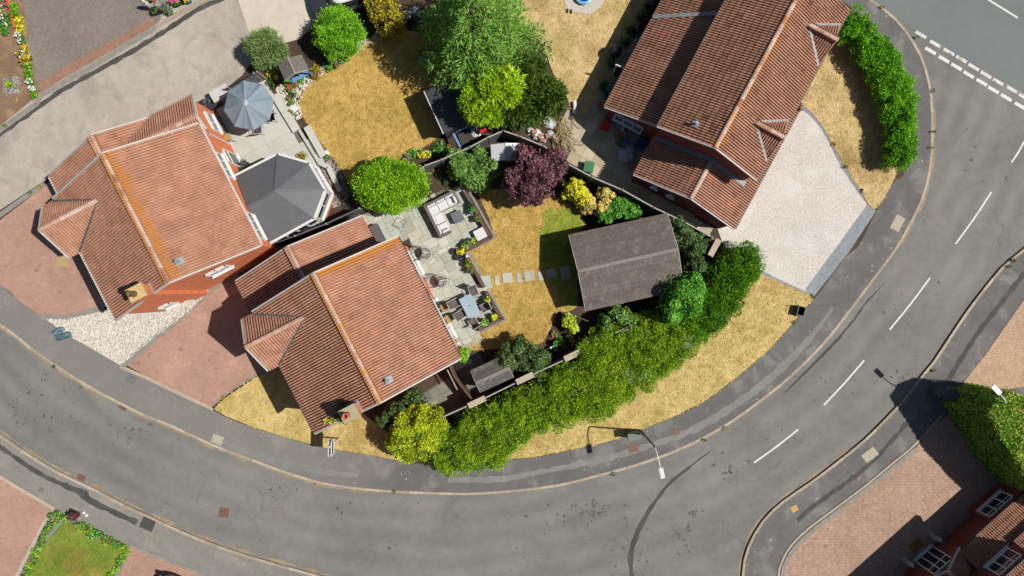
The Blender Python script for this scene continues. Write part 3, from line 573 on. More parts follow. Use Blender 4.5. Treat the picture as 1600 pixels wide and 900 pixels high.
def ridge_me():
    m = MB(); n = 8; L = .45; vs = []
    for y, r in ((0, .145), (.05, .145), (.051, .13), (L, .13)):
        for k in range(n+1):
            a = math.pi*k/n; vs.append((math.cos(a)*r, y, math.sin(a)*r*.75))
    fs = [(i*(n+1)+k, i*(n+1)+k+1, (i+1)*(n+1)+k+1, (i+1)*(n+1)+k) for i in range(3) for k in range(n)]
    fs += [tuple(range(n, -1, -1)), tuple(3*(n+1)+k for k in range(n+1))]
    return shared('ridge_tile', vs, fs, MT['ridge'])
RIDGE_ME = ridge_me()
class Pieces:
    def __init__(s): s.l = []
    def bar(s, *a): s.l.append(a); return s
    def build(s, name, mat, parent): bars(name, mat, parent, s.l)
class Roof:
    """tiles of one house: the first `quota` become objects of their own, the rest one joined part"""
    def __init__(s, house, mat, me, quota=300, sd=.13, odd=.006):
        s.sd = sd; s.odd = odd; s.house = house; s.mat = mat; s.me = me; s.q = quota; s.deck = MB(); s.slopes = []; s.ridges = []
    def slope(s, o, a, W, up, L, lich=None, order=0, cut=None):
        o, a, up = Vector(o), Vector(a).normalized(), Vector(up).normalized()
        n = a.cross(up).normalized(); s.slopes.append((order, o, a, W, up, L, n, lich, cut))
        c = o + a*(W/2) + up*(L/2) - n*.135; s.deck.obox(c, a, up, n, W/2, L/2, .045)
    def ridge(s, p, q, lich=.3): s.ridges.append((Vector(p), Vector(q), lich))
    def build(s):
        roof = s.deck.build('roof', MT['darklead'], s.house)
        P = []; F = []; R = []; LI = []; cnt = 0; nv = 0
        for order, o, a, W, up, L, n, lich, cut in sorted(s.slopes, key=lambda t: t[0]):
            nc = max(1, round(W/CW)); sx = W/nc/CW; nr = int(math.ceil((L-.06)/GA))
            for i in range(nr-1, -1, -1):
                for j in range(nc):
                    if cut and cut((j+.5)/nc, (i+.5)/nr): continue
                    M3 = Matrix((a*sx, up, n)).transposed(); base = o + a*(j*W/nc) + up*(i*GA-.05) + n*random.uniform(-.004, .006)
                    rn = min(.9, max(0, random.gauss(.5, s.sd))); rn = random.uniform(.94, 1) if random.random() < s.odd else rn
                    li = lich((j+.5)/nc, (i+.5)/nr) if lich else 0.0
                    if cnt < s.q:
                        ob = bpy.data.objects.new('roof_tile', s.me); COL.objects.link(ob); ob.parent = roof
                        m4 = M3.to_4x4(); m4.translation = base; ob.matrix_local = m4; ob['tint'] = float(rn); ob['lichen'] = float(li); cnt += 1
                    else:
                        A = np.array(M3); tw = TVn.copy(); tw[:, 2] += random.uniform(-.003, .003)
                        P.append(tw @ A.T + np.array(base)); F.append(TFn + nv); nv += len(TVn); R += [rn]*len(TFn); LI += [li]*len(TFn)
        if P:
            ob = link('roof_tiles', arr_mesh('roof_tiles', np.concatenate(P), np.concatenate(F), {'rnd': np.array(R), 'lich': np.array(LI)}), s.mat, roof); ob['kind'] = 'stuff'
        for p, q, li in s.ridges:
            d = q-p; L = d.length; k = max(1, round(L/.42)); y = d/L; x = Vector((y.y, -y.x, 0)).normalized(); z = x.cross(y)
            for i in range(k):
                ob = bpy.data.objects.new('ridge_tile', RIDGE_ME); COL.objects.link(ob); ob.parent = roof
                m4 = Matrix((x, y*(L/k/.45), z)).transposed().to_4x4(); m4.translation = p + d*(i/k) + Vector((0,0,.02)); ob.matrix_local = m4
                ob['tint'] = random.random()*.9; ob['lichen'] = max(0, li + random.uniform(-.25, .25))
        return roof
def window(parent, c, a, wd, ht, n, cols=2, frame='white', name='window', pane='glass', transom=True):
    """a window on a wall: c = centre of sill line, a = unit along wall, n = outward unit"""
    c, a, n = Vector(c), Vector(a), Vector(n); up = Vector((0,0,1)); m = MB(); t = .07
    for s_ in (-1, 1): m.obox(c + a*(s_*(wd/2-t/2)) + up*(ht/2) + n*.03, a, up, n, t/2, ht/2, .05)
    for z in (t/2, ht-t/2): m.obox(c + up*z + n*.031, a, up, n, wd/2, t/2, .051)
    for i in range(1, cols): m.obox(c + a*(-wd/2+wd*i/cols) + up*(ht/2) + n*.026, a, up, n, t/2, ht/2, .045)
    if transom: m.obox(c + up*(ht*.68) + n*.022, a, up, n, wd/2, t*.35, .04)
    w_ = m.build(name, MT[frame], parent)
    MB().obox(c + up*(ht/2) + n*.005, a, up, n, wd/2-.02, ht/2-.02, .012).build('pane', MT[pane], w_)
    MB().obox(c - up*.03 + n*.07, a, up, n, wd/2+.06, .03, .1).build('sill', MT['white'], w_)
    return w_
def bars(name, mat, parent, lst):
    for b in lst: MB().bar(*b).build(name, mat, parent)
def gablewall(mb, x0, x1, y0, y1, ze, zr, axis='y', xr=None):
    """a block with gables; ridge along axis"""
    if axis == 'y':
        xm = (x0+x1)/2 if xr is None else xr
        mb.add([(x0,y0,0),(x1,y0,0),(x1,y0,ze),(xm,y0,zr),(x0,y0,ze),(x0,y1,0),(x1,y1,0),(x1,y1,ze),(xm,y1,zr),(x0,y1,ze)],
               [(0,1,2,3,4),(9,8,7,6,5),(1,6,7,2),(0,4,9,5),(2,7,8,3),(4,3,8,9),(0,5,6,1)])
    else:
        ym = (y0+y1)/2 if xr is None else xr
        mb.add([(x0,y0,0),(x0,y1,0),(x0,y1,ze),(x0,ym,zr),(x0,y0,ze),(x1,y0,0),(x1,y1,0),(x1,y1,ze),(x1,ym,zr),(x1,y0,ze)],
               [(4,3,2,1,0),(5,6,7,8,9),(1,2,7,6),(0,5,9,4),(2,3,8,7),(4,9,8,3),(0,1,6,5)])
def house_ab(name, label, loc, rot, kind):
    h = thing(name, label, 'house', loc, rot)
    E, R_ = 4.8, 6.9; k = (R_-E)/4.5; up_r = Vector((-4.5, 0, R_-E)); sl = up_r.length
    wl_ = MB(); gablewall(wl_, -4.2, 4.25, -3.62, 3.62, E-.02, R_-.17); wl_.box(-5.0, -4.1, .68, 3.46, 0, E-.05)
    gablewall(wl_, -5.0, -4.2, .68, 3.46, E-.04, E+1.08, 'x')
    gablewall(wl_, -5.1, 2.65, 3.55, 6.0, 2.36, 4.14, 'y')
    if kind == 'A': gablewall(wl_, 1.0, 4.25, 3.6, 6.02, 2.92, 4.05, 'x', 4.5)
    wl_.build('wall', MT['brick'], h)
    rf = Roof(h, MT['tile'], TILE_ME)
    def lr(amt, wid): return lambda u, v: max(0, (v-(1-wid))/wid)*amt
    if kind == 'A': l_r = lambda u, v: max(max(0,(v-.72)/.28)*1.05, max(0,(u-.84)/.16)*.5*(.4+v*.6), max(0,(.05-u)/.05)*.5); l_l = lambda u, v: max(0,(u-.0)/1)*0 + max(0,(.12-u)/.12)*.6*max(0,(v-.45)) + max(0,(v-.93)/.07)*.4
    else: l_r = lambda u, v: max(max(0,(v-.8)/.2)*.85, max(0,(u-.86)/.14)*.95); l_l = lambda u, v: max(0,(v-.9)/.1)*.25 + max(0,(u-.9)/.1)*.5*v
    # right (rear) slope then left (front) slope; along the eave towards +y on the right
    rf.slope((4.5,-3.77,E), (0,1,0), 7.54, (-4.5,0,R_-E), sl, l_r, 0)
    rf.slope((-4.5,3.77,E), (0,-1,0), 7.54, (4.5,0,R_-E), sl, (lambda u, v: l_l(1-u, v)), 1)
    rf.ridge((0,-3.77,R_+.02), (0,3.77,R_+.02), .38)
    # gabled bay at the front
    bs = Vector((0,-1.55,1.3)); bl = bs.length
    rf.slope((-5.2,3.62,E), (0,0,0) if False else (1,0,0), 4.2, (0,-1.55,1.3), bl, None, 2) if False else None
    rf.slope((-1.2,3.62,E), (-1,0,0), 4.0, (0,-1.55,1.3), bl, None, 3)
    rf.slope((-5.2,.52,E), (1,0,0), 4.0, (0,1.55,1.3), bl, None, 3)
    rf.ridge((-5.2,2.07,E+1.32), (-1.75,2.07,E+1.32), .25)
    # garage at the side
    g0, g1, gm_, gz, gr_ = -5.42, 2.9, -1.26, 2.4, 4.3
    gu = Vector((gm_-g1, 0, gr_-gz)); gl = gu.length
    rf.slope((g1,3.65,gz), (0,1,0), 2.5, (gm_-g1,0,gr_-gz), gl, None, 2)
    rf.slope((g0,6.15,gz), (0,-1,0), 2.5, (gm_-g0,0,gr_-gz), gl, None, 2)
    rf.ridge((gm_,3.65,gr_+.02), (gm_,6.15,gr_+.02), -.2)
    if kind == 'A':
        es = Vector((0,-1.7,1.2))
        rf.slope((4.4,6.2,3.0), (-1,0,0), 4.2, (0,-1.7,1.2), es.length, None, 4)
        rf.slope((.2,3.5,3.6), (1,0,0), 4.2, (0,1.0,.62), 1.18, None, 4)
        rf.ridge((.3,4.48,4.22), (4.42,4.48,4.22), -.1)
    roof = rf.build()
    # valleys, verges, gutters
    m = Pieces()
    for ys in (3.62, .52): m.bar((-4.55,ys,E+.08), (-1.72,2.07,E+1.36), .16, .05)
    m.build('valley', MT['darklead'], roof)
    m = Pieces()
    for y in (-3.8, 3.8):
        for sx in (-1, 1): m.bar((sx*4.52,y,E+.03), (0,y,R_+.04), .09, .1)
    for sy in (3.65, .49): m.bar((-5.24,sy,E+.02), (-5.24,2.07,E+1.33), .09, .1)
    for sx, ex in ((g0, gm_), (g1, gm_)): m.bar((sx,6.19,gz+.02), (ex,6.19,gr_+.03), .08, .09)
    if kind == 'A':
        m.bar((4.45,6.22,3.0),(4.45,4.48,4.23),.12,.12); m.bar((4.45,4.48,4.23),(4.45,3.8,3.75),.12,.12)
    m.build('verge', MT['mortar'], h)
    m = Pieces()
    for y0, y1, x, z in ((-3.75,3.75,4.56,E-.02), (-3.75,.45,-4.57,E-.02), (3.82,6.1,g0-.06,gz-.02)): m.bar((x,y0,z), (x,y1,z), .1, .09)
    m.bar((4.3,3.7,4.7), (4.3,3.7,.1), .07)
    m.build('gutter', MT['white' if kind == 'A' else 'black'], h)
    # chimney on the outer gable
    ch = MB().box(-2.02, -1.2, -3.86, -3.22, 0, 7.15).build('chimney', MT['brick'], h)
    cap = plain('chimney_cap_'+kind, C(*((212,186,128) if kind == 'A' else (178,170,140))), .95, var=.25, scale=9)
    MB().box(-2.07, -1.15, -3.91, -3.17, 7.151, 7.27).build('chimney_cap', cap, ch)
    pot = MB().lathe([(.17,7.27),(.15,7.35),(.14,7.62),(.17,7.66),(.17,7.7),(.11,7.7),(.1,7.4)], 14, (-1.72,-3.55,0))
    pot.build('chimney_pot', plain('terracotta_pot_'+kind, C(*((120,92,70) if kind == 'A' else (204,112,84))), .85), ch, True)
    m = Pieces().bar((-1.16,-3.8,6.45),(-1.16,-3.15,6.42),.1,.06).bar((-1.2,-3.17,6.42),(-2.05,-3.17,6.03),.1,.06); m.build('flashing', MT['lead'], roof)
    # flue tile
    fz = R_-.85*k
    m = MB().obox((.85,-2.95,fz+.08), Vector((1,0,-k)).normalized(), (0,1,0), Vector((k,0,1)).normalized(), .22, .19, .02)
    m.lathe([(.07,fz+.1),(.07,fz+.35),(.1,fz+.36),(.1,fz+.42)], 10, (.8,-2.95,0)); m.build('flue', MT['lead'], roof)
    A1, N1 = Vector((0,1,0)), Vector((1,0,0))
    window(h, (4.26,-2.3,2.95), A1, 1.7, 1.1, N1, 3); window(h, (4.26,1.6,2.95), A1, 1.6, 1.1, N1, 3)
    if kind == 'A':
        window(h, (4.26,4.9,.95), A1, 1.25, 1.15, N1, 2); window(h, (4.26,2.5,.15), A1, .95, 2.05, N1, 1, name='door', transom=True)
        window(h, (1.3,-3.63,3.0), (1,0,0), 1.3, 1.1, Vector((0,-1,0)), 2); window(h, (-3.2,-3.63,.9), (1,0,0), .8, 1.1, Vector((0,-1,0)), 1)
        MB().tube([(-4.15,-3.72,4.7),(-4.0,-3.7,4.4),(-4.0,-3.7,.15)], .05, 8).build('downpipe', MT['white'], h)
        MB().bar((4.4,4.3,.35),(4.4,5.7,.35),.12,.3).build('step', MT['edging'], h)
    else:
        window(h, (4.26,2.35,.15), A1, 1.7, 2.05, N1, 2, name='patio_door'); window(h, (4.26,-1.4,.15), A1, 2.7, 2.05, N1, 4, name='patio_door')
        MB().box(4.26, 4.36, -3.0, .2, 2.22, 2.4).build('door_hood', MT['white'], h)
    window(h, (-5.01,2.07,3.0), A1, 1.5, 1.1, Vector((-1,0,0)), 3); window(h, (-4.21,-1.6,3.0), A1, 1.5, 1.1, Vector((-1,0,0)), 3)
    window(h, (-4.21,-1.6,.9), A1, 1.9, 1.3, Vector((-1,0,0)), 3); window(h, (-5.01,1.4,.15), A1, .95, 2.05, Vector((-1,0,0)), 1, name='door')
    MB().box(-5.16, -5.1, 3.75, 5.85, .1, 2.15).build('garage_door', MT['white'], h)
    return h
ROT = math.atan2(.458, .889)
hA = house_ab('house', 'tiled brick house with orange-lichened ridge beside the grey-roofed conservatory', (-19.58, 3.64, PZ-.02), ROT, 'A')
hB = house_ab('house', 'tiled brick house with ivy-grown chimney backing onto the stone patio', (-8.59, -2.60, PZ-.02), ROT, 'B')
# ivy on the chimney of the second house comes with the plants below
# ---- house C
def house_c():
    a = math.atan2(-.476, .879); h = thing('house', 'long brown-tiled house with two roof gablets facing the pale resin drive', 'house', (13.32, 12.14, PZ-.02), a)
    E, R_ = 4.8, 6.3; wl_ = MB()
    gablewall(wl_, -2.85, 2.85, -5.2, 5.2, E-.02, R_-.12)
    wl_.add([(-5.95,-4.95,0),(-2.8,-4.95,0),(-2.8,-4.95,4.0),(-5.95,-4.95,2.35),(-5.95,7.5,0),(-2.8,7.5,0),(-2.8,7.5,4.0),(-5.95,7.5,2.35)], [(0,1,2,3),(7,6,5,4),(0,3,7,4),(3,2,6,7),(1,5,6,2),(0,4,5,1)])
    gablewall(wl_, -2.6, 3.65, -7.62, -5.15, 2.36, 3.74, 'y', .55)
    for yc in (3.09, -2.9): gablewall(wl_, 2.0, 2.95, yc-1.1, yc+1.1, E-.03, E+.68, 'x')
    wl_.build('wall', MT['brick_d'], h)
    rf = Roof(h, MT['tile_c'], TILE_MC, 300, .17, .02); sl = Vector((3.1,0,1.5)).length
    lr_ = lambda u, v: max(max(0,(v-.8)/.2)*.75, max(0,(.06-u)/.06)*.5)
    rf.slope((-6.2,7.6,2.4), (0,-1,0), 12.65, (3.3,0,1.65), 3.69, None, 0, lambda u, v: u < .36 and v > 2)
    rf.slope((-3.1,5.36,E), (0,-1,0), 10.72, (3.1,0,1.5), sl, lambda u, v: max(0,(v-.85)/.15)*.4 + max(0,(u-.8)/.2)*.35, 1)
    rf.slope((3.1,-5.36,E), (0,1,0), 10.72, (-3.1,0,1.5), sl, lr_, 2)
    rf.ridge((0,-5.36,R_+.02), (0,5.36,R_+.02), .4)
    for yc in (3.09, -2.9):
        u = Vector((0,-1.24,.84)); rf.slope((.9,yc+1.24,E), (1,0,0) if False else (-1,0,0), 2.25, (0,-1.24,.84), u.length, None, 3) if False else None
        rf.slope((3.12,yc+1.24,E), (-1,0,0), 2.3, (0,-1.24,.84), u.length, None, 3); rf.slope((.82,yc-1.24,E), (1,0,0), 2.3, (0,1.24,.84), u.length, None, 3)
        rf.ridge((3.15,yc,E+.86), (1.4,yc,E+.86), .2)
    wu = Vector((3.35,0,1.5))
    rf.slope((3.9,-7.75,2.4), (0,1,0), 2.65, (-3.35,0,1.5), wu.length, None, 2); rf.slope((-2.8,-5.1,2.4), (0,-1,0), 2.65, (3.35,0,1.5), wu.length, None, 2)
    rf.ridge((.55,-7.75,3.92), (.55,-5.15,3.92), -.1)
    rf.slope((3.9,-5.1,2.4), (0,1,0), 5.33, (-1.05,0,.47), 1.15, None, 2)
    roof = rf.build()
    m = Pieces()
    for yc in (3.09, -2.9):
        for s_ in (-1, 1): m.bar((3.05,yc+s_*1.27,E+.08), (1.35,yc,E+.92), .13, .05)
    m.bar((-6.25,.9,2.5), (-3.1,2.1,4.1), .22, .05)
    m.build('valley', MT['lead'], roof)
    m = Pieces(); m.bar((-2.7,-5.27,2.62),(.55,-5.27,4.06),.3,.05,(0,0,1)); m.bar((3.1,-5.27,2.87),(.55,-5.27,4.06),.3,.05); m.build('flashing', MT['lead'], roof)
    m = Pieces()
    for sx in (-1, 1): m.bar((sx*3.12,-5.39,E+.02),(0,-5.39,R_+.03),.08,.09)
    m.bar((3.92,-7.79,2.41),(.55,-7.79,3.93),.07,.09); m.bar((-2.82,-7.79,2.41),(.55,-7.79,3.93),.07,.09); m.bar((-6.2,-5.1,2.4),(-2.9,-5.1,4.05),.07,.09)
    m.build('verge', MT['mortar'], h)
    m = Pieces(); m.bar((-6.26,-5.0,2.36),(-6.26,7.5,2.36),.1,.1); m.bar((-3.15,-5.3,E-.03),(-3.15,5.3,E-.03),.1,.1); m.bar((3.17,-5.3,E-.03),(3.17,5.3,E-.03),.1,.1); m.bar((3.96,-7.7,2.36),(3.96,.2,2.36),.1,.1); m.build('gutter', MT['black'], h)
    m = MB(); m.tube([(3.9,.3,2.45),(2.9,.3,2.95)],.11,8); m.lathe([(.02,2.4),(.13,2.44),(.17,2.55),(.13,2.66),(.02,2.7)],10,(3.92,.3,0)); m.build('hip_end', MT['ridge'], roof, True)
    m = MB().obox((-1.45,-4.55,5.7),(.9,0,.43),(0,1,0),(-.43,0,.9),.2,.17,.02).lathe([(.07,5.65),(.07,6.0),(.1,6.01),(.1,6.06)],10,(-1.45,-4.55,0)); m.build('flue', MT['lead'], roof)
    window(h, (-4.5,-4.96,1.0), (1,0,0), 1.9, 1.15, (0,-1,0), 3); window(h, (-.2,-7.63,1.6), (1,0,0), .45, .35, (0,-1,0), 1, transom=False); window(h, (-1.3,-7.63,1.6), (1,0,0), .4, .35, (0,-1,0), 1, transom=False)
    for yc in (3.09, -2.9): window(h, (2.96,yc,3.5), (0,1,0), 1.4, 1.15, (1,0,0), 2)
    window(h, (-5.96,-1.7,.15), (0,1,0), .9, 2.0, (-1,0,0), 1, name='door')
    m = MB(); a0 = Vector((-6.0,-2.35,0)); d = Vector((-.88,-.1,0)); n_ = Vector((.1,-.88,0)).normalized()   # the door leaf stands open
    for q in ((0,.06),(.82,.06)): m.obox(a0+d*(q[0]+.05)+Vector((0,0,1.1)), d.normalized(), (0,0,1), n_, .05, 1.0, .03)
    for z in (.15, 2.05): m.obox(a0+d*.46+Vector((0,0,z)), d.normalized(), (0,0,1), n_, .45, .06, .031)
    lf = m.build('open_door', MT['white'], h); MB().obox(a0+d*.46+Vector((0,0,1.1)), d.normalized(), (0,0,1), n_, .38, .9, .01).build('pane', MT['glass'], lf)
    MB().box(3.66, 3.72, -7.4, -5.3, .05, 2.1).build('garage_door', MT['white'], h)
    return h
hC = house_c()
# ---- house D, south-east corner: front wall at x = 0 facing +x (north-west)
def house_d():
    a = math.atan2(.745, -.666); ox, oy = G(1442, 865); h = thing('house', 'dark brick house in shade with glazed white front door and lean-to tiled porch', 'house', (ox, oy, PZ-.02), a)
    wl_ = MB(); wl_.box(-6.5, -.12, -10, 6.0, 0, 2.1); wl_.box(-6.4, -.95, -3.75, 6.0, 2.1, 4.78); wl_.box(-6.4, -1.2, -10, -3.75, 2.1, 2.9)
    wl_.add([(-6.4,-3.75,4.78),(-.95,-3.75,4.78),(-3.65,-3.75,6.0),(-6.4,6,4.78),(-.95,6,4.78),(-3.65,6,6.0)], [(0,1,2),(5,4,3),(1,4,5,2),(0,2,5,3),(0,3,4,1)])
    wl_.box(-.12, .02, -1.5, 1.5, 0, 2.2); wl_.box(-.12, .25, -10, -3.9, 0, 2.1)
    wl_.build('wall', MT['brick_d'], h)
    rf = Roof(h, MT['tile'], TILE_ME)
    rf.slope((.22,-1.25,2.2), (0,-1,0) if False else (0,1,0), .01, (-1.15,0,.5), 1.2) if False else None
    rf.slope((.2,-9.8,2.16), (0,1,0), 8.55, (-1.15,0,.52), 1.26, None, 1)
    rf.slope((-.6,-3.9,4.8), (0,1,0), 10.0, (-3.05,0,1.4), 3.36, None, 0)
    rf.slope((-6.7,6.1,4.8), (0,-1,0), 10.0, (3.05,0,1.4), 3.36, None, 2)
    rf.slope((-.85,-10,2.95), (0,1,0), 6.2, (-3.0,0,1.3), 3.27, None, 0)
    rf.slope((.35,1.7,2.1), (0,-1,0) if False else (-1,0,0), 1.3, (0,-1.55,.75), 1.72, None, 1); rf.slope((-.95,-1.4,2.1), (1,0,0), 1.3, (0,1.55,.75), 1.72, None, 1)
    rf.ridge((.4,.15,2.9), (-.95,.15,2.9), -.2); rf.ridge((-3.65,-3.9,6.22), (-3.65,6.1,6.22), .2)
    roof = rf.build()
    m = Pieces(); m.bar((-.93,-3.6,2.78),(-.93,-1.4,2.78),.22,.04); m.bar((-.93,1.7,2.78),(-.93,4,2.78),.2,.04); m.bar((-.92,-9.8,2.78),(-.92,-3.9,2.78),.2,.04); m.build('flashing', MT['lead'], roof)
    m = Pieces(); m.bar((.26,-9.8,2.12),(.26,-1.4,2.12),.1,.1); m.bar((-.55,-3.8,4.77),(-.55,6,4.77),.1,.1); m.bar((-.8,-3.92,2.95),(-3.7,-3.92,4.2),.08,.1); m.build('gutter', MT['black'], h)
    m = Pieces()
    for y in (-1.44, 1.74): m.bar((.38,y,2.12),(.38,.15,2.9),.08,.08)
    m.build('verge', MT['mortar'], h)
    window(h, (.03,0,.05), (0,1,0), 1.5, 2.0, (1,0,0), 3, name='front_door'); window(h, (-.94,-2.45,2.98), (0,1,0), 1.75, 1.1, (1,0,0), 3); window(h, (.26,-5.0,.85), (0,1,0), 1.9, 1.0, (1,0,0), 3)
    window(h, (-.94,2.0,2.98), (0,1,0), 1.6, 1.1, (1,0,0), 3)
    return h
hD = house_d()
# ------------------------------------------------------------------ plants
def unit(v): return v/np.maximum(1e-9, np.linalg.norm(v, axis=1, keepdims=True))
def lumps(P, k, f, sd):
    r = np.random.default_rng(sd); out = np.zeros(len(P))
    for i in range(k): out += np.sin(P @ (r.normal(size=3)*f*(1+.6*i)) + r.uniform(0, 6.28))/(1+.5*i)
    return out/k
def quads(P, A, B, rn, l, wd, bend=.15):
    """leaf diamonds: base point, axis, side"""
    N = np.cross(A, B); l = l[:,None]; wd = wd[:,None]
    v0 = P; v1 = P + A*l*.45 + B*wd*.5 + N*l*bend*.5; v2 = P + A*l; v3 = P + A*l*.45 - B*wd*.5 + N*l*bend*.5
    return np.stack([v0, v1, v2, v3], 1).reshape(-1, 3), np.arange(4*len(P)).reshape(-1, 4), rn
def crown_mesh(name, ells, n, size, out=.6, up=.25, jit=.7, lump=.16, lf=1.6, depth=.3, zmin=-.55, sd=1, core=.7, flat=0.0, tip=0.0, lobes=None):
    r = np.random.default_rng(sd); E = np.array(ells, float); nE = len(E); subs = []
    lob = lobes if lobes else .30
    for j in range(nE):                                       # leafy clumps standing out of each lobe
        R = E[j,3:]; mean = R.mean(); area = R[0]*R[1]+2*R[0]*R[2]; m = int(np.clip(1.15/(lob*lob), 8, 34))
        for i in range(m):
            d = r.normal(size=3); d /= np.linalg.norm(d); d[2] = abs(d[2]) if d[2] < -.45 else d[2]
            rr = mean*lob*r.uniform(.75, 1.3); subs.append(tuple(E[j,:3] + R*d*r.uniform(.72, .95)) + (rr, rr, rr*r.uniform(.7, 1.0)))
    AE = np.concatenate([E, np.array(subs)]); ar = AE[:,3]*AE[:,4]; ar[:nE] *= .35; k = r.choice(len(AE), n, p=ar/ar.sum())
    D = unit(r.normal(size=(n, 3))); D[:,2] = np.where(D[:,2] < zmin, -D[:,2], D[:,2]); c = AE[k,:3]; R = AE[k,3:]
    base = c + R*D; lm = lumps(base, 5, lf, sd+5); tint = r.normal(size=len(AE))[k]
    rf = 1 + lump*lm*1.5 + .06*r.normal(size=n) - depth*r.random(n)**1.6
    P = c + R*D*rf[:,None]; keep = P[:,2] > .02
    for j in range(nE):                                       # nothing deep inside a lobe
        q = np.linalg.norm((P-E[j,:3])/E[j,3:], axis=1); keep &= ~((q < .78-depth*.4) & (k != j))
    P, D, R, lm, tint = P[keep], D[keep], R[keep], lm[keep], tint[keep]; n = len(P)
    Nn = unit(D/R); A = unit(Nn*out + np.array([0,0,up]) + r.normal(size=(n,3))*jit*.75); B = unit(np.cross(A, Nn + np.array([.25,0,.7]) + r.normal(size=(n,3))*.45))
    if flat:                                                  # broad leaves lie with their face outward
        A = unit(np.cross(Nn, r.normal(size=(n,3))) + Nn*.25 + r.normal(size=(n,3))*.3); B = unit(np.cross(Nn + np.array([.2,0,.6]) + r.normal(size=(n,3))*.4, A))
    l = r.uniform(size[0]*.65, size[0]*1.25, n); wd = l*size[1]/size[0]*r.uniform(.8, 1.2, n)
    rn = np.clip(.5 + .22*lm + r.normal(size=n)*.2 + tint*.1, 0.02, 1)
    Vv, F, rn = quads(P - A*l[:,None]*.35, A, B, rn, l, wd)
    if core:                                                  # twiggy inside so that no crown is see-through
        cv = []; cf = []; nb = len(Vv)
        for e in ells:
            m, q = 14, 9; off = nb + sum(len(x) for x in cv); g = []
            for i in range(q+1):
                t = math.pi*i/q
                for j in range(m):
                    p = 2*math.pi*j/m; rr = core*(1+.14*math.sin(3*p+i*1.7+e[0]*3)+.1*math.sin(5*p-2*i))
                    g.append((e[0]+e[3]*rr*math.sin(t)*math.cos(p), e[1]+e[4]*rr*math.sin(t)*math.sin(p), max(.01, e[2]+e[5]*rr*math.cos(t))))
            for i in range(q):
                for j in range(m): cf.append((off+i*m+j, off+(i+1)*m+j, off+(i+1)*m+(j+1)%m, off+i*m+(j+1)%m))
            cv.append(np.array(g))
        Vv = np.concatenate([Vv]+cv); F = np.concatenate([F, np.array(cf)]); rn = np.concatenate([rn, np.full(len(cf), .12)])
    return arr_mesh(name, Vv, F, {'rnd': rn})
BARK = plain('bark', C(92,74,58), .95, var=.3, scale=14)
def trunk(parent, h, r, ells, sd=0, name='trunk'):
    q = random.Random(sd); m = MB(); m.tube([(0,0,-.05),(q.uniform(-.04,.04),q.uniform(-.04,.04),h*.5),(0,0,h)], [r, r*.8, r*.5], 7)
    for e in ells[:6]:
        if h > .5: m.tube([(0,0,h*.5), ((e[0])*.5, (e[1])*.5, h*.5+(e[2]-h*.5)*.6), (e[0], e[1], e[2])], [r*.55, r*.4, r*.2], 5)
    m.build(name, BARK, parent)
LM = dict(
    olive=leafmat('willow_leaf', (66,84,40), (120,150,84), (176,192,132)), bright=leafmat('box_leaf', (50,92,8), (98,160,20), (150,200,46)),
    gold=leafmat('gold_leaf', (70,76,16), (160,148,34), (214,190,60)), spruce=leafmat('spruce_needle', (40,74,26), (98,148,48), (168,200,92)),
    lime=leafmat('lime_needle', (70,108,10), (142,184,24), (200,220,60)), darkc=leafmat('dark_needle', (34,54,14), (66,98,28), (108,132,46)),
    ley=leafmat('cypress_leaf', (56,100,8), (108,166,22), (172,208,44)), hedge=leafmat('hedge_leaf', (56,88,8), (114,158,22), (186,206,46)),
    hedge2=leafmat('tight_hedge_leaf', (44,84,8), (84,140,18), (132,176,36)), mixed=leafmat('shrub_leaf', (40,66,24), (90,134,48), (150,178,92)),
    purple=leafmat('purple_leaf', (40,22,28), (80,44,54), (140,92,104), .12), yellow=leafmat('yellow_leaf', (110,110,10), (206,200,30), (240,232,70)),
    cream=leafmat('variegated_leaf', (104,108,40), (206,186,96), (240,220,140)), green=leafmat('green_leaf', (36,82,20), (76,142,36), (130,190,70)),
    dark=leafmat('dark_leaf', (34,52,20), (66,96,38), (120,142,84)), emerald=leafmat('emerald_leaf', (34,76,10), (74,142,26), (132,190,66)),
    ybush=leafmat('yellow_green_leaf', (88,106,14), (166,186,36), (216,222,66)), laurel=leafmat('laurel_leaf', (48,94,6), (94,168,12), (160,210,40)),
    tallh=leafmat('berry_hedge_leaf', (60,104,12), (128,180,32), (240,206,136)), deep=leafmat('deep_leaf', (26,44,18), (54,84,34), (96,124,60)))
FL = dict(red=plain('red_petal', C(206,30,44), .6), pink=plain('pink_petal', C(232,64,130), .6), white=plain('white_petal', C(238,236,232), .6), yellow=plain('yellow_petal', C(240,206,20), .6),
          orange=plain('orange_petal', C(226,140,30), .6), purple=plain('purple_petal', C(112,56,140), .6), maroon=plain('maroon_petal', C(120,24,50), .6), salmon=plain('salmon_petal', C(238,110,90), .6))
def bush(name, label, cat, blobs, zc_h, mat, n, size, group=None, sd=1, stem=True, zb=PZ, fname='foliage', **kw):
    """blobs: (px, py, rx px, ry px) as seen from above, zc_h = (centre height, half height)"""
    zc, hh = zc_h; cx = sum(b[0] for b in blobs)/len(blobs); cy = sum(b[1] for b in blobs)/len(blobs)
    x0, y0 = G(cx, cy, zc); f = S*(H-zc)/H; t = thing(name, label, cat, (x0, y0, zb), 0, group); ells = []
    for b in blobs:
        x, y = G(b[0], b[1], zc); sc = b[4] if len(b) > 4 else 1.0
        ells.append((x-x0, y-y0, zc*sc, b[2]*f*.9, b[3]*f*.9, hh*sc))
    link(fname, crown_mesh(fname, ells, n, size, sd=sd, **kw), LM[mat], t)
    if stem: trunk(t, max(.3, zc), .05+.03*zc, ells, sd, 'trunk' if cat == 'tree' else 'stem')
    return t
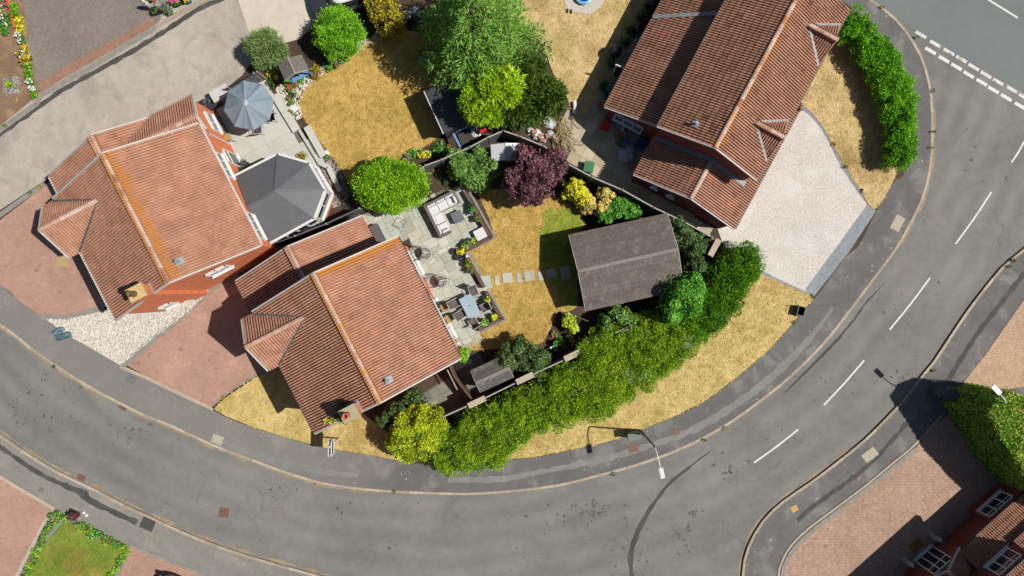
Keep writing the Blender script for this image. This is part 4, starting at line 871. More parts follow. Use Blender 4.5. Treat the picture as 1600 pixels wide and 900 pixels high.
bush('willow_shrub', 'fine-leaved olive-green shrub on the edge of the dusty lane', 'shrub', [(417,77,33,33)], (1.0,.95), 'olive', 9000, (.34,.035), sd=3, out=.9, jit=.55, lump=.1, depth=.35, core=.55, lobes=.3)
bush('round_shrub', 'large clipped bright green dome shrub at the head of the gravel drive', 'shrub', [(530,52,43,43)], (1.3,1.2), 'bright', 24000, (.13,.055), sd=4, lump=.06, lf=3.5, depth=.22, jit=.8, lobes=.2)
bush('golden_shrub', 'golden bronze leafy shrub beside the clipped dome shrub', 'shrub', [(600,12,30,28),(612,38,26,20),(590,-8,26,20)], (1.1,1.0), 'gold', 6500, (.16,.09), sd=5, depth=.4)
bush('leylandii_tree', 'feathery bright green cypress with a yellower side, by the corner sofa', 'tree', [(612,291,64,46)], (1.7,1.55), 'ley', 40000, (.18,.055), sd=6, out=.55, up=.5, lump=.06, lf=2.6, depth=.25, lobes=.16)
bush('lime_conifer', 'lime yellow conifer overhanging the black shed roof', 'tree', [(766,150,44,36),(745,168,28,22),(795,140,30,30),(760,180,30,14)], (2.6,1.7), 'lime', 16000, (.42,.085), sd=7, out=.9, up=.1, jit=.5, lump=.2, depth=.35, lobes=.36)
bush('dark_conifer', 'dark green spiky conifer beside the straw lawn and rubble heap', 'tree', [(838,158,44,40),(822,110,26,30),(858,150,26,30),(810,185,24,18)], (1.7,1.5), 'darkc', 15000, (.4,.07), sd=8, out=.9, up=.1, jit=.5, lump=.2, depth=.35, lobes=.36)
bush('mixed_shrub', 'straggling green shrub against the fence behind the corner sofa', 'shrub', [(720,262,24,24),(750,255,26,26),(745,285,26,18),(712,245,14,12),(768,262,14,18)], (1.0,.9), 'mixed', 9000, (.17,.08), sd=9, depth=.5, lump=.25, core=.6, flat=1)
bush('purple_tree', 'dark purple-leaved tree shading the lawn and white arbour', 'tree', [(838,275,40,44),(820,250,24,24),(862,262,26,28),(826,300,28,22),(806,285,20,26)], (2.1,1.2), 'purple', 15000, (.2,.11), sd=10, depth=.45, lump=.2, core=.62, flat=1)
bush('yellow_shrub', 'vivid yellow-leaved shrub next to the purple tree', 'shrub', [(898,298,20,22),(908,312,14,14)], (.9,.8), 'yellow', 3600, (.15,.09), sd=11, depth=.45, flat=1)
bush('variegated_shrub', 'cream variegated shrub between the yellow shrub and timber shed', 'shrub', [(918,322,13,14),(945,308,14,18),(938,325,15,12)], (.8,.7), 'cream', 3800, (.15,.09), sd=12, depth=.45, flat=1)
bush('green_shrub', 'mid green leafy shrub at the back of the timber shed by the fence', 'shrub', [(968,325,22,18),(985,332,18,16),(948,338,16,14)], (.8,.75), 'green', 5200, (.15,.08), sd=13, depth=.4, flat=1)
bush('olive_shrub', 'dull olive shrub with bronze tips at the gable of the timber shed', 'shrub', [(1062,370,24,24),(1082,385,24,26),(1085,412,18,14),(1055,352,14,12)], (1.2,1.1), 'dark', 8000, (.16,.08), sd=14, depth=.45, lump=.22, flat=1)
bush('emerald_bush', 'glossy emerald green rounded tree behind the timber shed', 'tree', [(1062,462,38,40),(1045,480,26,26),(1078,450,24,26)], (2.0,1.5), 'emerald', 13000, (.17,.09), sd=15, depth=.4, lump=.14, lf=2.2, flat=1)
bush('climber_shrub', 'light green shrub spilling over the pier cap beside the shed', 'shrub', [(965,492,22,20),(980,505,16,16),(945,508,14,18),(958,525,12,12)], (1.0,.9), 'mixed', 5000, (.16,.08), sd=16, depth=.5, lump=.25, flat=1)
bush('patio_shrub', 'dense dark green shrub beside the low store shed', 'shrub', [(812,552,36,30),(838,562,24,26),(790,565,22,24)], (1.1,1.0), 'dark', 9500, (.16,.08), sd=17, depth=.4, lump=.18, flat=1)
bush('yellow_green_bush', 'big yellow-green bush at the roadside corner of the house', 'tree', [(652,678,44,46),(632,690,28,30),(668,655,28,28)], (1.6,1.4), 'ybush', 26000, (.16,.065), sd=18, out=.6, up=.4, depth=.28, lump=.12, lf=2.4)
bush('gable_climber', 'deep green shrub against the house gable behind the yellow-green bush', 'shrub', [(622,642,22,18),(648,618,16,12),(604,652,14,12)], (1.1,1.0), 'deep', 4000, (.18,.09), sd=19, depth=.4, flat=1)
bush('corner_plant', 'lime green potted shrub at the rear corner of the house', 'shrub', [(724,552,9,14)], (.8,.7), 'ley', 900, (.14,.08), sd=20, depth=.4, flat=1)
bush('yellow_bed_shrub', 'small yellow-green shrub by the clothes prop in the shady corner bed', 'shrub', [(889,502,13,13),(896,512,8,9)], (.6,.55), 'ybush', 1500, (.14,.09), sd=21, depth=.4, flat=1)
# hedges
def hedge(label, line, zc_h, wpx, mat, n, size, sd, step_=.8, jitter=.12, name='hedge', tall=0, **kw):
    zc, hh = zc_h; pts = smooth_line(line, 4); f = S*(H-zc)/H; P = [G(x, y, zc) for x, y in pts]; acc = 0; out = [P[0]]
    for a, b in zip(P, P[1:]):
        acc += math.dist(a, b)
        if acc > step_: out.append(b); acc = 0
    q = random.Random(sd); c = (sum(p[0] for p in out)/len(out), sum(p[1] for p in out)/len(out)); t = thing(name, label, 'hedge', (c[0], c[1], PZ))
    ells = []
    for i, (x, y) in enumerate(out):
        wv = (wpx[min(len(wpx)-1, int(i*len(wpx)/len(out)))] if isinstance(wpx, list) else wpx)*f
        ells.append((x-c[0]+q.uniform(-1,1)*jitter*wv, y-c[1]+q.uniform(-1,1)*jitter*wv, zc, wv*q.uniform(.88,1.06), wv*q.uniform(.88,1.06), hh*q.uniform(.93,1.05)))
        if tall: e = ells.pop(); ells += [e[:2]+(tall*.3,)+e[3:5]+(tall*.32,), e[:2]+(tall*.74,)+e[3:5]+(tall*.3,)]
    link('foliage', crown_mesh('foliage', ells, n, size, sd=sd, **kw), LM[mat], t)
    m = MB()
    for e in ells[::2]: m.tube([(e[0],e[1],-.05),(e[0],e[1],e[2])], [.06,.03], 6)
    m.build('stems', BARK, t)['kind'] = 'stuff'
    return t
hedge('wide bushy cypress hedge between the pier caps and the dry verge', [(864,626),(896,609),(936,587),(982,558),(1018,538),(1052,526)], (1.25,1.15), [48,55,58,58,53,45], 'hedge', 130000, (.135,.042), 31, .75, .12, out=.6, up=.35, depth=.3, lump=.14, lf=1.9, lobes=.2)
hedge('bushy cypress hedge between the yellow-green bush and the wider hedge', [(712,702),(740,688),(775,668),(806,650),(836,634)], (1.25,1.15), [38,48,51,47,40], 'hedge', 85000, (.135,.042), 32, .75, .12, out=.6, up=.35, depth=.3, lump=.14, lf=1.9, lobes=.2)
hedge('tight dark green hedge between the emerald tree and the pale drive', [(1160,408),(1145,428),(1125,455),(1105,480),(1085,503)], (1.15,1.1), [34,40,43,42,38], 'hedge2', 42000, (.17,.045), 33, .6, .08, out=.6, up=.5, depth=.2, lump=.08, lf=2.5, lobes=.2)
hedge('clipped curved laurel hedge along the junction footway', [(1328,42),(1346,64),(1368,92),(1386,126),(1398,162),(1404,200),(1402,236),(1400,260)], (.95,.9), [27,30,31,31,29,27,24], 'laurel', 48000, (.12,.055), 34, .6, .08, depth=.28, lump=.1, lf=2.6, lobes=.24)
def box_hedge(label, foot, h, mat, n, size, sd):
    """a clipped hedge: upright sides and flat top, leaves all over"""
    r = np.random.default_rng(sd); P = np.array(GP(foot)); c = P.mean(0); t = thing('hedge', label, 'hedge', (c[0], c[1], PZ)); Q = P - c; m = len(Q); pts = []; nrm = []
    seg = np.roll(Q, -1, 0) - Q; L = np.linalg.norm(seg, axis=1); sgn = np.sign(np.sum(Q[:,0]*np.roll(Q[:,1],-1)-np.roll(Q[:,0],-1)*Q[:,1]))
    ns = int(n*.42); k = r.choice(m, ns, p=L/L.sum()); f = r.random(ns); z = h*r.random(ns); N = np.c_[seg[:,1], -seg[:,0]]/L[:,None]*sgn; ps = np.c_[Q[k]+seg[k]*f[:,None], z]; pn = np.c_[N[k], np.zeros(ns)]
    lo, hi = Q.min(0), Q.max(0); T = r.uniform(lo, hi, (n*3, 2)); T = T[inpoly(T, [tuple(x) for x in Q])][:n-ns]; pt = np.c_[T, np.full(len(T), h)]; tn = np.tile([0,0,1.], (len(T),1))
    X = np.r_[ps, pt]; Nn = np.r_[pn, tn]; X = X + Nn*(lumps(X, 5, 1.6, sd)*.14 + r.normal(size=len(X))*.05 - .12*r.random(len(X))**2)[:,None]
    A = unit(Nn*.5 + np.array([0,0,.3]) + r.normal(size=X.shape)*.6); B = unit(np.cross(A, Nn + np.array([.2,0,.6]) + r.normal(size=X.shape)*.45)); l = r.uniform(size[0]*.65, size[0]*1.25, len(X))
    Vv, F, rn = quads(X - A*l[:,None]*.35, A, B, np.clip(.45+.2*lumps(X,4,2.2,sd+1)+r.normal(size=len(X))*.25, .02, 1), l, l*size[1]/size[0])
    link('foliage', arr_mesh('foliage', Vv, F, {'rnd': rn}), LM[mat], t)
    core = [tuple(q*.86) for q in Q]; MB().prism(core, -.05, h-.22).build('inner_twigs', plain('shade_dark_twigs', C(60,66,34), .95, var=.3, scale=8), t); return t  # twig core; its dark colour also stands in for shade on the sides
box_hedge('tall flat-topped hedge with pinkish shoots beside the street lamp', [(1470,626),(1484,606),(1506,598),(1530,606),(1580,676),(1650,770),(1606,796),(1560,752),(1524,714),(1494,668)], 3.95, 'tallh', 60000, (.15,.07), 35)
# the big conifer: whorls of drooping branches with feathery sprays
def conifer(label, px, py, hgt, rad, mat, sd):
    r = np.random.default_rng(sd); x, y = G(px, py); t = thing('conifer_tree', label, 'tree', (x, y, PZ)); P = []; A = []; L = []; W = []; RN = []
    m = MB(); m.tube([(0,0,-.05),(.03,.02,hgt*.5),(0,0,hgt*.96)], [.2,.12,.02], 8)
    lv = 17
    for i in range(lv):
        z = 1.1 + (hgt-1.6)*i/(lv-1); ln0 = rad*(1-(i/lv))**.72; nb = max(6, int(14-i*.45))
        for j in range(nb):
            th = 2*np.pi*(j+.5*(i % 2)+r.uniform(-.3,.3))/nb; ln = ln0*r.uniform(.72, 1.08); d = np.array([np.cos(th), np.sin(th), 0]); sd_ = np.array([-d[1], d[0], 0])
            rise = r.uniform(-.06, .18)
            def at(u): return np.array([0,0,z]) + d*ln*u + np.array([0,0,1])*(ln*(rise*u - .18*u*u))
            m.tube([at(0), at(.5), at(.92)], [.04,.025,.01], 4, False)
            for u in np.arange(.22, 1.0, .16/max(ln, .5)):
                for s in (-1, 1):
                    sl = (.30+.55*(1-u))*min(1, ln/2)*r.uniform(.7, 1.2)
                    dirn = unit((d*r.uniform(.55,.95) + sd_*s*r.uniform(.5,1.0) + np.array([0,0,r.uniform(-.25,.25)]))[None])[0]; p0 = at(u)
                    for k in range(4):
                        P.append(p0 + dirn*sl*k/4 + r.normal(size=3)*.02); a2 = dirn + r.normal(size=3)*.38; A.append(a2/np.linalg.norm(a2)); L.append(sl*.5+.1); W.append(.065); RN.append(np.clip(.5+r.normal()*.2, 0, 1))
    P, A = np.array(P), np.array(A); n = len(P); B = unit(np.cross(A, r.normal(size=(n,3))*.7 + np.array([0,0,1.]))); Vv, F, rn = quads(P, A, B, np.array(RN), np.array(L), np.array(W), .08)
    link('crown', arr_mesh('crown', Vv, F, {'rnd': rn}), LM[mat], t); m.build('trunk', BARK, t)
conifer('tall grey-green conifer with layered feathery branches over the dry lawn', 750, 86, 8.8, 4.35, 'spruce', 41)
# ivy on the chimney
def ivy(label, ells, n, mat, loc, name='ivy'):
    o = link(name, crown_mesh(name, ells, n, (.12,.08), sd=51, flat=1, depth=.5, core=0), LM[mat]); o.location = loc; tag(o, label, 'ivy'); return o
def hb(x, y, z, base=(-8.59,-2.60)): return (base[0]+x*.889-y*.458, base[1]+x*.458+y*.889, z)
p = hb(-2.2,-3.35,6.1); ivy('ivy climbing over the tiles and the capped chimney stack', [(0,0,0,.45,.5,.5),(-.75,-.25,-.35,.65,.3,.18),(.25,-.2,.2,.2,.5,.5)], 1500, 'deep', p)
o_ = link('ivy_fringe', crown_mesh('ivy', [(0,0,0,.7,.22,.12),(.9,.42,.0,.35,.15,.1)], 600, (.1,.07), sd=52, flat=1, depth=.5, core=0), LM['ybush']); o_.location = hb(-3.0,-3.62,5.55); tag(o_, 'yellow ivy fringe along the roof edge beside the chimney', 'ivy')
# bedding plants: a leafy tuft with flower heads
def bedding(px, py, rpx, leaf, flower, label, group=None, nf=7, h=.3, cat='flowers', name='bedding_plant', zb=PZ+.03, fs=.06, nl=130):
    x, y = G(px, py); r = rpx*S; t = thing(name, label, cat, (x, y, zb), 0, group); sd = int(px*7+py)
    link('leaves', crown_mesh('leaves', [(0,0,h*.45,r,r,h*.55)], nl, (.13,.07), sd=sd, flat=1, depth=.6, core=.6), LM[leaf], t)
    if flower:
        q = random.Random(sd); m = MB()
        for i in range(nf):
            a = q.uniform(0, 6.28); d = r*math.sqrt(q.random())*.9; s_ = fs*q.uniform(.7, 1.3); c = (d*math.cos(a), d*math.sin(a), h*.85+q.uniform(0,.08))
            vs = [(c[0], c[1], c[2]+s_*.4)] + [(c[0]+s_*math.cos(2*math.pi*k/6+a)*(1 if k % 2 else .8), c[1]+s_*math.sin(2*math.pi*k/6+a)*(1 if k % 2 else .8), c[2]+(.0 if k % 2 else .015)) for k in range(6)]
            m.add(vs, [(0, 1+k, 1+(k+1) % 6) for k in range(6)]); m.add([(c[0]-.006,c[1],h*.3),(c[0]+.006,c[1],h*.3),(c[0],c[1],c[2])], [(0,1,2)])
        fo = m.build('flower_heads', FL[flower], t); fo['kind'] = 'stuff'
    return t
bed = [ # gravel bed by the dry lawn
 (455,140,6,'green','red','red bedding flowers beside the blue arbour seat',9),(463,133,5,'green','red','red bedding flowers nearest the gravel point by the arbour',8),(495,121,6,'green','red','red and green flower cluster at the arbour entrance',8),
 (455,156,3,'green','red','single red flower in the pale stones',2),(457,164,3,'green','red','single red flower beside the fern in the stones',2),(458,177,3,'green','red','single red flower near the patio edging',2),
 (528,105,4,'green','red','small red flower by the lawn edge stones beside the dome shrub',3),(535,98,5,'green','pink','pink flower under the dome shrub edge',4),(551,85,5,'green','red','red flower at the far end of the dome shrub',4),(545,94,4,'green','orange','orange flower beside the dome shrub',3),
 (472,127,5,'green',None,'green tuft plant in the stones next to the arbour',0),(483,117,6,'emerald',None,'blue-green succulent plant at the arbour foot',0),(450,131,6,'emerald',None,'dark green rosette plant by the arbour leg',0),(459,151,6,'dark',None,'dark low tuft in the stone bed',0),
 (497,110,8,'gold',None,'golden low shrub beside the arbour',0),(515,105,10,'green',None,'green low plant under the dome shrub',0),(430,118,11,'yellow',None,'lime leafy shrub by the parasol',0),(428,132,10,'dark',None,'spiky dark green yucca next to the parasol',0),
 (474,246,8,'gold',None,'ochre grass clump by the conservatory corner',0),(513,246,3,'green','red','single red flower on the round stepping disc',2),(660,243,7,'green','yellow','bright yellow flowers in the fence bed beside the cypress',14),(668,242,7,'green','yellow','yellow flower mound next to the glossy bed shrub',14),
 (648,240,8,'green',None,'light green bed plant between the purple and the yellow flowers',0),(638,246,6,'mixed','purple','purple flowers at the end of the fence bed',6),(685,234,13,'green',None,'glossy green shrub in the fence bed',0),(702,232,6,'mixed','red','orange red flowers at the shed corner',5),
 (676,266,5,'dark','red','red roses under the fence beside the cypress',4),(687,268,4,'dark','red','small red rose bush by the mixed shrub',3),(700,285,7,'dark',None,'round dark green shrub behind the sofa arm',0),(690,275,8,'deep',None,'low dark foliage under the fence',0),
 (937,348,5,'dark','pink','pink flowers at the corner of the timber shed',4),(866,522,5,'green','pink','bright pink peony head in the pot corner',4),(874,529,6,'green',None,'fresh green fern in the pot corner',0),(865,545,7,'dark','white','white flowers in the pot corner by the pier',9),
 (895,536,7,'dark','salmon','rusty red coleus in the pot corner',7),(880,543,6,'dark','maroon','maroon foliage plant in the pot corner',4),(858,548,8,'deep',None,'dark ground foliage beside the pot corner',0)]
for a in bed: bedding(a[0], a[1], a[2], a[3], a[4], a[5], 'small plants in the garden beds', a[6])
# front garden by the black car
for i, (x, y, r, lf, fl, lb, n) in enumerate([(4,4,8,'mixed','white','white lilies behind the pink flowers of the tiled border',8),(14,10,8,'mixed','pink','pink flowers against the terracotta edging',10),(6,18,8,'green','white','white daisies in the tiled border',10),(16,24,7,'mixed','pink','mauve pink flowers in the tiled border',8),(6,30,8,'mixed','white','white flowering tuft in the tiled border',9),
    (16,38,8,'green','white','grey-leaved plant with white blooms in the tiled border',5),(6,44,7,'green','purple','purple flowers near the bare earth',7),(15,52,7,'green',None,'green clump at the tip of the tiled border',0),(27,14,8,'bright',None,'bright green dome plant along the block drive',0),(30,24,8,'bright',None,'second bright green dome plant along the block drive',0),
    (34,36,8,'yellow',None,'golden yellow mound along the block drive',0),(37,48,8,'yellow',None,'golden yellow mound next to the white cushion flowers',0),(36,58,6,'mixed','white','white cushion flowers beside the golden mounds',12),(40,67,6,'mixed','white','white and green cushion plant along the drive',8),
    (45,79,5,'gold','yellow','yellow marigolds along the drive edge',8),(40,88,8,'gold','white','olive tuft with white buds along the drive edge',6),(50,93,6,'gold','yellow','orange yellow marigolds along the drive edge',9),(43,100,7,'gold','maroon','olive tuft with maroon buds along the drive edge',4),(51,107,8,'ley','yellow','lime flowering clump along the drive edge',3),
    (50,119,8,'bright',None,'rounded green clump near the drive corner',0),(53,131,6,'mixed','white','white alyssum near the drive corner',12),(58,142,6,'mixed','white','last white alyssum at the lane corner',12),(58,152,6,'ley',None,'lime weeds at the lane edge',0),(20,134,5,'ley','yellow','small yellow plant in the slate square',3)]):
    bedding(x, y, r, lf, fl, lb, 'border flowers beside the block drive', n, .32, zb=PZ+.05)
m = MB()
for p, q in (((17,0),(22,14)),((23,16),(25,30)),((26,32),(29,46)),((29,48),(33,56))): a = G(*p); b = G(*q); m.bar((a[0],a[1],PZ+.12),(b[0],b[1],PZ+.12),.22,.2)
tag(m.build('terracotta_edging', plain('terracotta', C(206,112,74), .85, var=.15)), 'terracotta edging tiles dividing the flower border by the block drive', 'edging')
# flower ring of the south lawn, each clump its own
q = random.Random(5)
ring = [(85,806),(92,803),(100,808),(92,812),(84,818),(79,826),(74,834),(70,842),(66,852),(61,862),(56,872),(51,882),(47,891),(43,900),(125,818),(133,820),(141,824),(149,828),(157,832),(165,838),(172,842),(180,846),(188,850),(196,854),(200,861),(196,869),(190,878),(184,887),(178,896),(106,806),(128,826),(146,834),(168,846)]
for i, (x, y) in enumerate(ring):
    fl = q.choice(['pink','white','maroon','red','white','salmon']); bedding(x+q.uniform(-1,1), y+q.uniform(-1,1), q.uniform(5,7), q.choice(['green','ley','mixed']), fl, fl+' bedding flowers in the ring around the green lawn', fl+' bedding clumps around the green lawn', 4, .2, zb=PZ+.02, fs=.04, nl=150)

# weeds in the kerb joints and along hard edges
q = random.Random(77)
for i, (x, y) in enumerate([(1455,143),(1455,206),(1452,232),(1430,60),(1376,14),(1581,408),(1572,416),(1456,578),(1132,668),(1100,686),(960,738),(618,769),(88,572),(1268,462),(1238,505),(352,620),(66,292),(52,300),(30,158),(12,196),(1345,300),(1318,262),(1300,226)]):
    X, Y = G(x+q.uniform(-1,1), y+q.uniform(-1,1)); o = link('weed', crown_mesh('weed', [(0,0,.05,q.uniform(.08,.2),q.uniform(.08,.16),.09)], 60, (.12,.03), sd=900+i, depth=.6, core=0, out=1.0, up=.4), LM[q.choice(['mixed','gold','dark'])]); o.location = (X, Y, PZ+.015)
    tag(o, 'small weed tuft growing in the joint of a kerb or paved edge', 'weed', 'weeds along kerbs and edges')
# ------------------------------------------------------------------ paving
UX, UY = (.889, .458), (-.458, .889)              # axes of the two brick houses
def slabs(name, label_mat, polypx, rot, sizes, z, gap=.014, mod=.3, seed=1, mat='slab', thick=.05, grid=None):
    r = random.Random(seed); poly = GP(polypx); base = MB().prism(poly, z-.06, z-.012).build(name, MT['joint']); base['kind'] = 'structure'
    ca, sa = math.cos(rot), math.sin(rot); loc = [(x*ca+y*sa, -x*sa+y*ca) for x, y in poly]
    x0 = min(p[0] for p in loc); x1 = max(p[0] for p in loc); y0 = min(p[1] for p in loc); y1 = max(p[1] for p in loc)
    nx, ny = int((x1-x0)/mod)+1, int((y1-y0)/mod)+1; used = set(); cache = {}
    for j in range(ny):
        for i in range(nx):
            if (i, j) in used: continue
            opts = sizes[:] if grid is None else [grid]; 
            if grid is None: r.shuffle(opts)
            for (a, b) in opts + [(1,1)]:
                cells = [(i+k, j+l) for k in range(a) for l in range(b)]
                if all(c not in used and c[0] < nx and c[1] < ny for c in cells): break
            used.update(cells); lx, ly = x0+(i+a/2)*mod, y0+(j+b/2)*mod
            if not in1(lx, ly, loc): continue
            if (a, b) not in cache:
                w_, h_ = a*mod-gap, b*mod-gap; m = MB(); e = .008
                m.add([(-w_/2,-h_/2,-thick),(w_/2,-h_/2,-thick),(w_/2,h_/2,-thick),(-w_/2,h_/2,-thick),(-w_/2,-h_/2,-e),(w_/2,-h_/2,-e),(w_/2,h_/2,-e),(-w_/2,h_/2,-e),(-w_/2+e,-h_/2+e,0),(w_/2-e,-h_/2+e,0),(w_/2-e,h_/2-e,0),(-w_/2+e,h_/2-e,0)],
                      [(0,1,5,4),(1,2,6,5),(2,3,7,6),(3,0,4,7),(4,5,9,8),(5,6,10,9),(6,7,11,10),(7,4,8,11),(8,9,10,11)]); me = m.mesh('paving_slab'); me.materials.append(MT[mat]); cache[(a, b)] = me
            o = bpy.data.objects.new('paving_slab', cache[(a, b)]); COL.objects.link(o); o.parent = base
            o.location = (lx*ca-ly*sa, lx*sa+ly*ca, z+r.uniform(-.003,.004)); o.rotation_euler = (r.uniform(-.004,.004), r.uniform(-.004,.004), rot+r.uniform(-.004,.004))
    return base
MT['slab_d'] = obj_mat('shade_grey_slab', [(0, C(112,113,106)), (.5, C(130,130,122)), (1, C(146,145,134))], .85, 2.0, .2)  # darker slab grey: shade over the side path put into the colour
PB = PZ+.06
slabs('patio_stone', '', [(560,342),(600,322),(650,318),(690,298),(729,298),(769,371),(727,394),(756,448),(785,498),(752,516),(738,548),(722,575),(660,560),(640,372),(585,385)], ROT, [(3,2),(2,2),(2,3),(2,1),(1,2),(2,2),(3,2)], PB, seed=5)
slabs('patio_pale', '', [(330,165),(370,140),(420,140),(436,150),(466,200),(498,250),(470,300),(380,300),(352,228)], ROT, [(2,2)], PZ+.06, mod=.45, seed=6, mat='slab_a', grid=(2,2), gap=.006)
slabs('patio_buff', '', [(868,205),(900,170),(935,150),(985,185),(1030,215),(1080,330),(1120,380),(1060,342),(1000,312),(960,288),(925,272),(890,252)], math.atan2(-.476,.879), [(2,2)], PZ+.05, mod=.36, seed=7, mat='slab_c', grid=(2,2))
slabs('side_path', '', [(600,655),(720,575),(745,560),(790,580),(740,640),(700,650),(640,640)], ROT, [(2,2),(3,2)], PZ+.05, seed=8, mat='slab_d')
slabs('slab_strip_north', '', [(916,178),(935,150),(985,62),(998,52),(1020,80),(1000,140),(955,178),(935,198)], math.atan2(-.476,.879), [(2,2)], PZ+.055, mod=.3, seed=9, mat='slab_c', grid=(2,2))
# stepping stones across the lawn
for i, (x, y, w_, h_, a, lb) in enumerate([(760,441,.62,.85,8,'large pale landing slab at the gap in the sleeper edging'),(777,438,.3,.6,6,'narrow stepping stone next to the landing slab'),(793,434,.62,.62,7,'square stepping stone between two narrow ones, first from the patio'),(811,434,.28,.6,8,'narrow stepping stone in the middle of the lawn crossing'),(827,431,.64,.64,9,'square stepping stone in full sun before the shed shadow'),(845,431,.3,.6,8,'narrow stepping stone half in the shed shadow'),(861,427.5,.6,.58,8,'square stepping stone wholly in the shed shadow'),(883,426,.62,.85,9,'large stepping stone at the shed doorstep')]):
    X, Y = G(x, y); e = .01; w2, h2 = w_/2, h_/2; q = random.Random(i); m = MB(); m.prism([(-w2+q.uniform(0,.02),-h2),(w2,-h2+q.uniform(0,.02)),(w2-q.uniform(0,.03),h2),(-w2,h2-q.uniform(0,.03))], -.05, .0)
    o = m.build('stepping_stone', MT['slab']); o.location = (X, Y, PZ+.085); o.rotation_euler = (0,0,math.radians(a)); tag(o, lb, 'paving stone', 'stepping stones across the lawn')
# sleeper edging with its concrete margin
def sleepers(label, pts, ht=.42, wd=.2):
    t = thing('sleeper_edging', label, 'edging'); P = [G(*p) for p in pts]
    for a, b in zip(P, P[1:]): MB().bar((a[0],a[1],PB+ht/2),(b[0],b[1],PB+ht/2),wd,ht).build('sleeper', MT['timber'], t)
    return t
sleepers('brown sleeper edging around the sofa end of the stone patio', [(727,301),(767,372),(727,392.5)]); sleepers('brown sleeper edging from the white stool corner to the landing slab', [(728,397),(757,449)])
sleepers('brown sleeper edging around the dining end of the stone patio', [(760,456),(784,497),(749,515)])
m = strip(GP([(733,299),(774,372),(733,394),(764,452)]), .16, PZ+.075); m.v += []; a_ = m.build('patio_margin', MT['edging']); a_['kind'] = 'structure'
strip(GP([(765,456),(790,499),(751,519)]), .16, PZ+.076).build('patio_margin', MT['edging'], a_)
# low retaining wall and step of the pale patio
rw = thing('retaining_wall', 'low pale kerb wall with a step between the pale patio and the stone bed', 'wall')
for p, q, wd, ht in (((432,150),(466,206),.5,.2),((470,205),(500,255),.16,.2),((482,200),(508,246),.42,.28),((500,255),(515,262),.3,.22),((515,262),(533,300),.3,.22)):
    a = G(*p); b = G(*q); MB().bar((a[0],a[1],PZ+ht/2+.02),(b[0],b[1],PZ+ht/2+.02),wd,ht+.04).build('coping', MT['slab_a'], rw)
for x, y, r_ in ((460,171,6),(501,243,6),(511,241,5)):
    X, Y = G(x, y); o = MB().lathe([(r_*S,0),(r_*S,.05),(r_*S*.9,.065)], 14).build('white_disc', MT['white']); o.location = (X, Y, PZ+.05)
    tag(o, {460:'round white stone disc among the red flowers',501:'round white disc at the foot of the patio wall',511:'round white disc with a red flower beside it'}[x], 'stone', 'round white discs in the stone bed')
# ------------------------------------------------------------------ fences and walls
def fence(label, pts, h=1.8, panel='fence', cap='fencecap', post='edging', name='fence', plen=1.85):
    P = [G(x, y, h) for x, y in pts]; c = P[0]; t = thing(name, label, 'fence', (c[0], c[1], PZ)); 
    P = [(x-c[0], y-c[1]) for x, y in P]
    for a, b in zip(P, P[1:]):
        L = math.dist(a, b); k = max(1, round(L/plen))
        for i in range(k):
            p = (a[0]+(b[0]-a[0])*i/k, a[1]+(b[1]-a[1])*i/k); q = (a[0]+(b[0]-a[0])*(i+1)/k, a[1]+(b[1]-a[1])*(i+1)/k); d = ((q[0]-p[0])/(L/k), (q[1]-p[1])/(L/k))
            p2 = (p[0]+d[0]*.06, p[1]+d[1]*.06); q2 = (q[0]-d[0]*.06, q[1]-d[1]*.06)
            pn = MB().bar((p2[0],p2[1],h*.5),(q2[0],q2[1],h*.5),.045,h-.1).build('panel', MT[panel], t)
            MB().bar((p2[0],p2[1],h-.03),(q2[0],q2[1],h-.03),.075,.05).build('capping_rail', MT[cap], pn)
            MB().box(p[0]-.055, p[0]+.055, p[1]-.055, p[1]+.055, -.05, h+.06).build('post', MT[post], t)
    e = P[-1]; MB().box(e[0]-.055, e[0]+.055, e[1]-.055, e[1]+.055, -.05, h+.06).build('post', MT[post], t); return t
fence('grey panel fence between the dry west lawn and the sofa corner', [(598,300),(640,276),(665,259),(690,250),(735,230),(763,215),(786,205)])
fence('grey panel fence behind the purple tree and the rubble heap', [(787,205),(813,214),(850,229),(887,256)])
fence('long grey panel fence between the buff patio and the timber shed', [(888,257),(925,277),(972,297),(1022,325),(1065,345),(1112,371)])
fence('black panel fence in the passage between the two brick houses', [(425,383),(462,369),(510,350),(562,326)], panel='black', cap='fence')
fence('dark panel fence behind the parasol on the lane side', [(357,137),(398,115),(403,113)], 1.5, 'fence', 'black')
fence('low thin-railed fence on the boundary wall beside the hedges', [(690,652),(735,632)], 1.7); fence('thin-railed fence panel between the first two pier caps', [(757,622),(808,597)], 1.7)
fence('thin-railed fence panel between the middle pier caps', [(832,585),(882,562)], 1.7); fence('thin-railed fence panel between the last pier caps', [(908,549),(962,524)], 1.7); fence('thin-railed fence panel under the emerald tree', [(990,511),(1040,487)], 1.7)
capm = plain('stone_cap', C(192,178,154), .95, var=.2, scale=7)
for x, y, a, lb in ((745,628,26,'brick pier with long stone cap next to the brown side gate'),(820,591,26,'brick pier with long stone cap beside the dark patio shrub'),(895,555,26,'brick pier with long stone cap by the flower-pot corner'),(976,517,26,'brick pier with long stone cap under the light green climber'),(1116,387,62,'brick pier with long stone cap at the corner of the pale drive')):
    X, Y = G(x, y, 1.9); t = thing('brick_pier', lb, 'pier', (X, Y, PZ), math.radians(a), 'capped brick piers of the boundary wall')
    MB().box(-.5,.5,-.13,.13,-.05,1.8).build('pier', MT['brick_d'], t); MB().prism([(-.56,-.17),(.56,-.18),(.55,.17),(-.55,.18)],1.801,1.88).build('cap', capm, t)
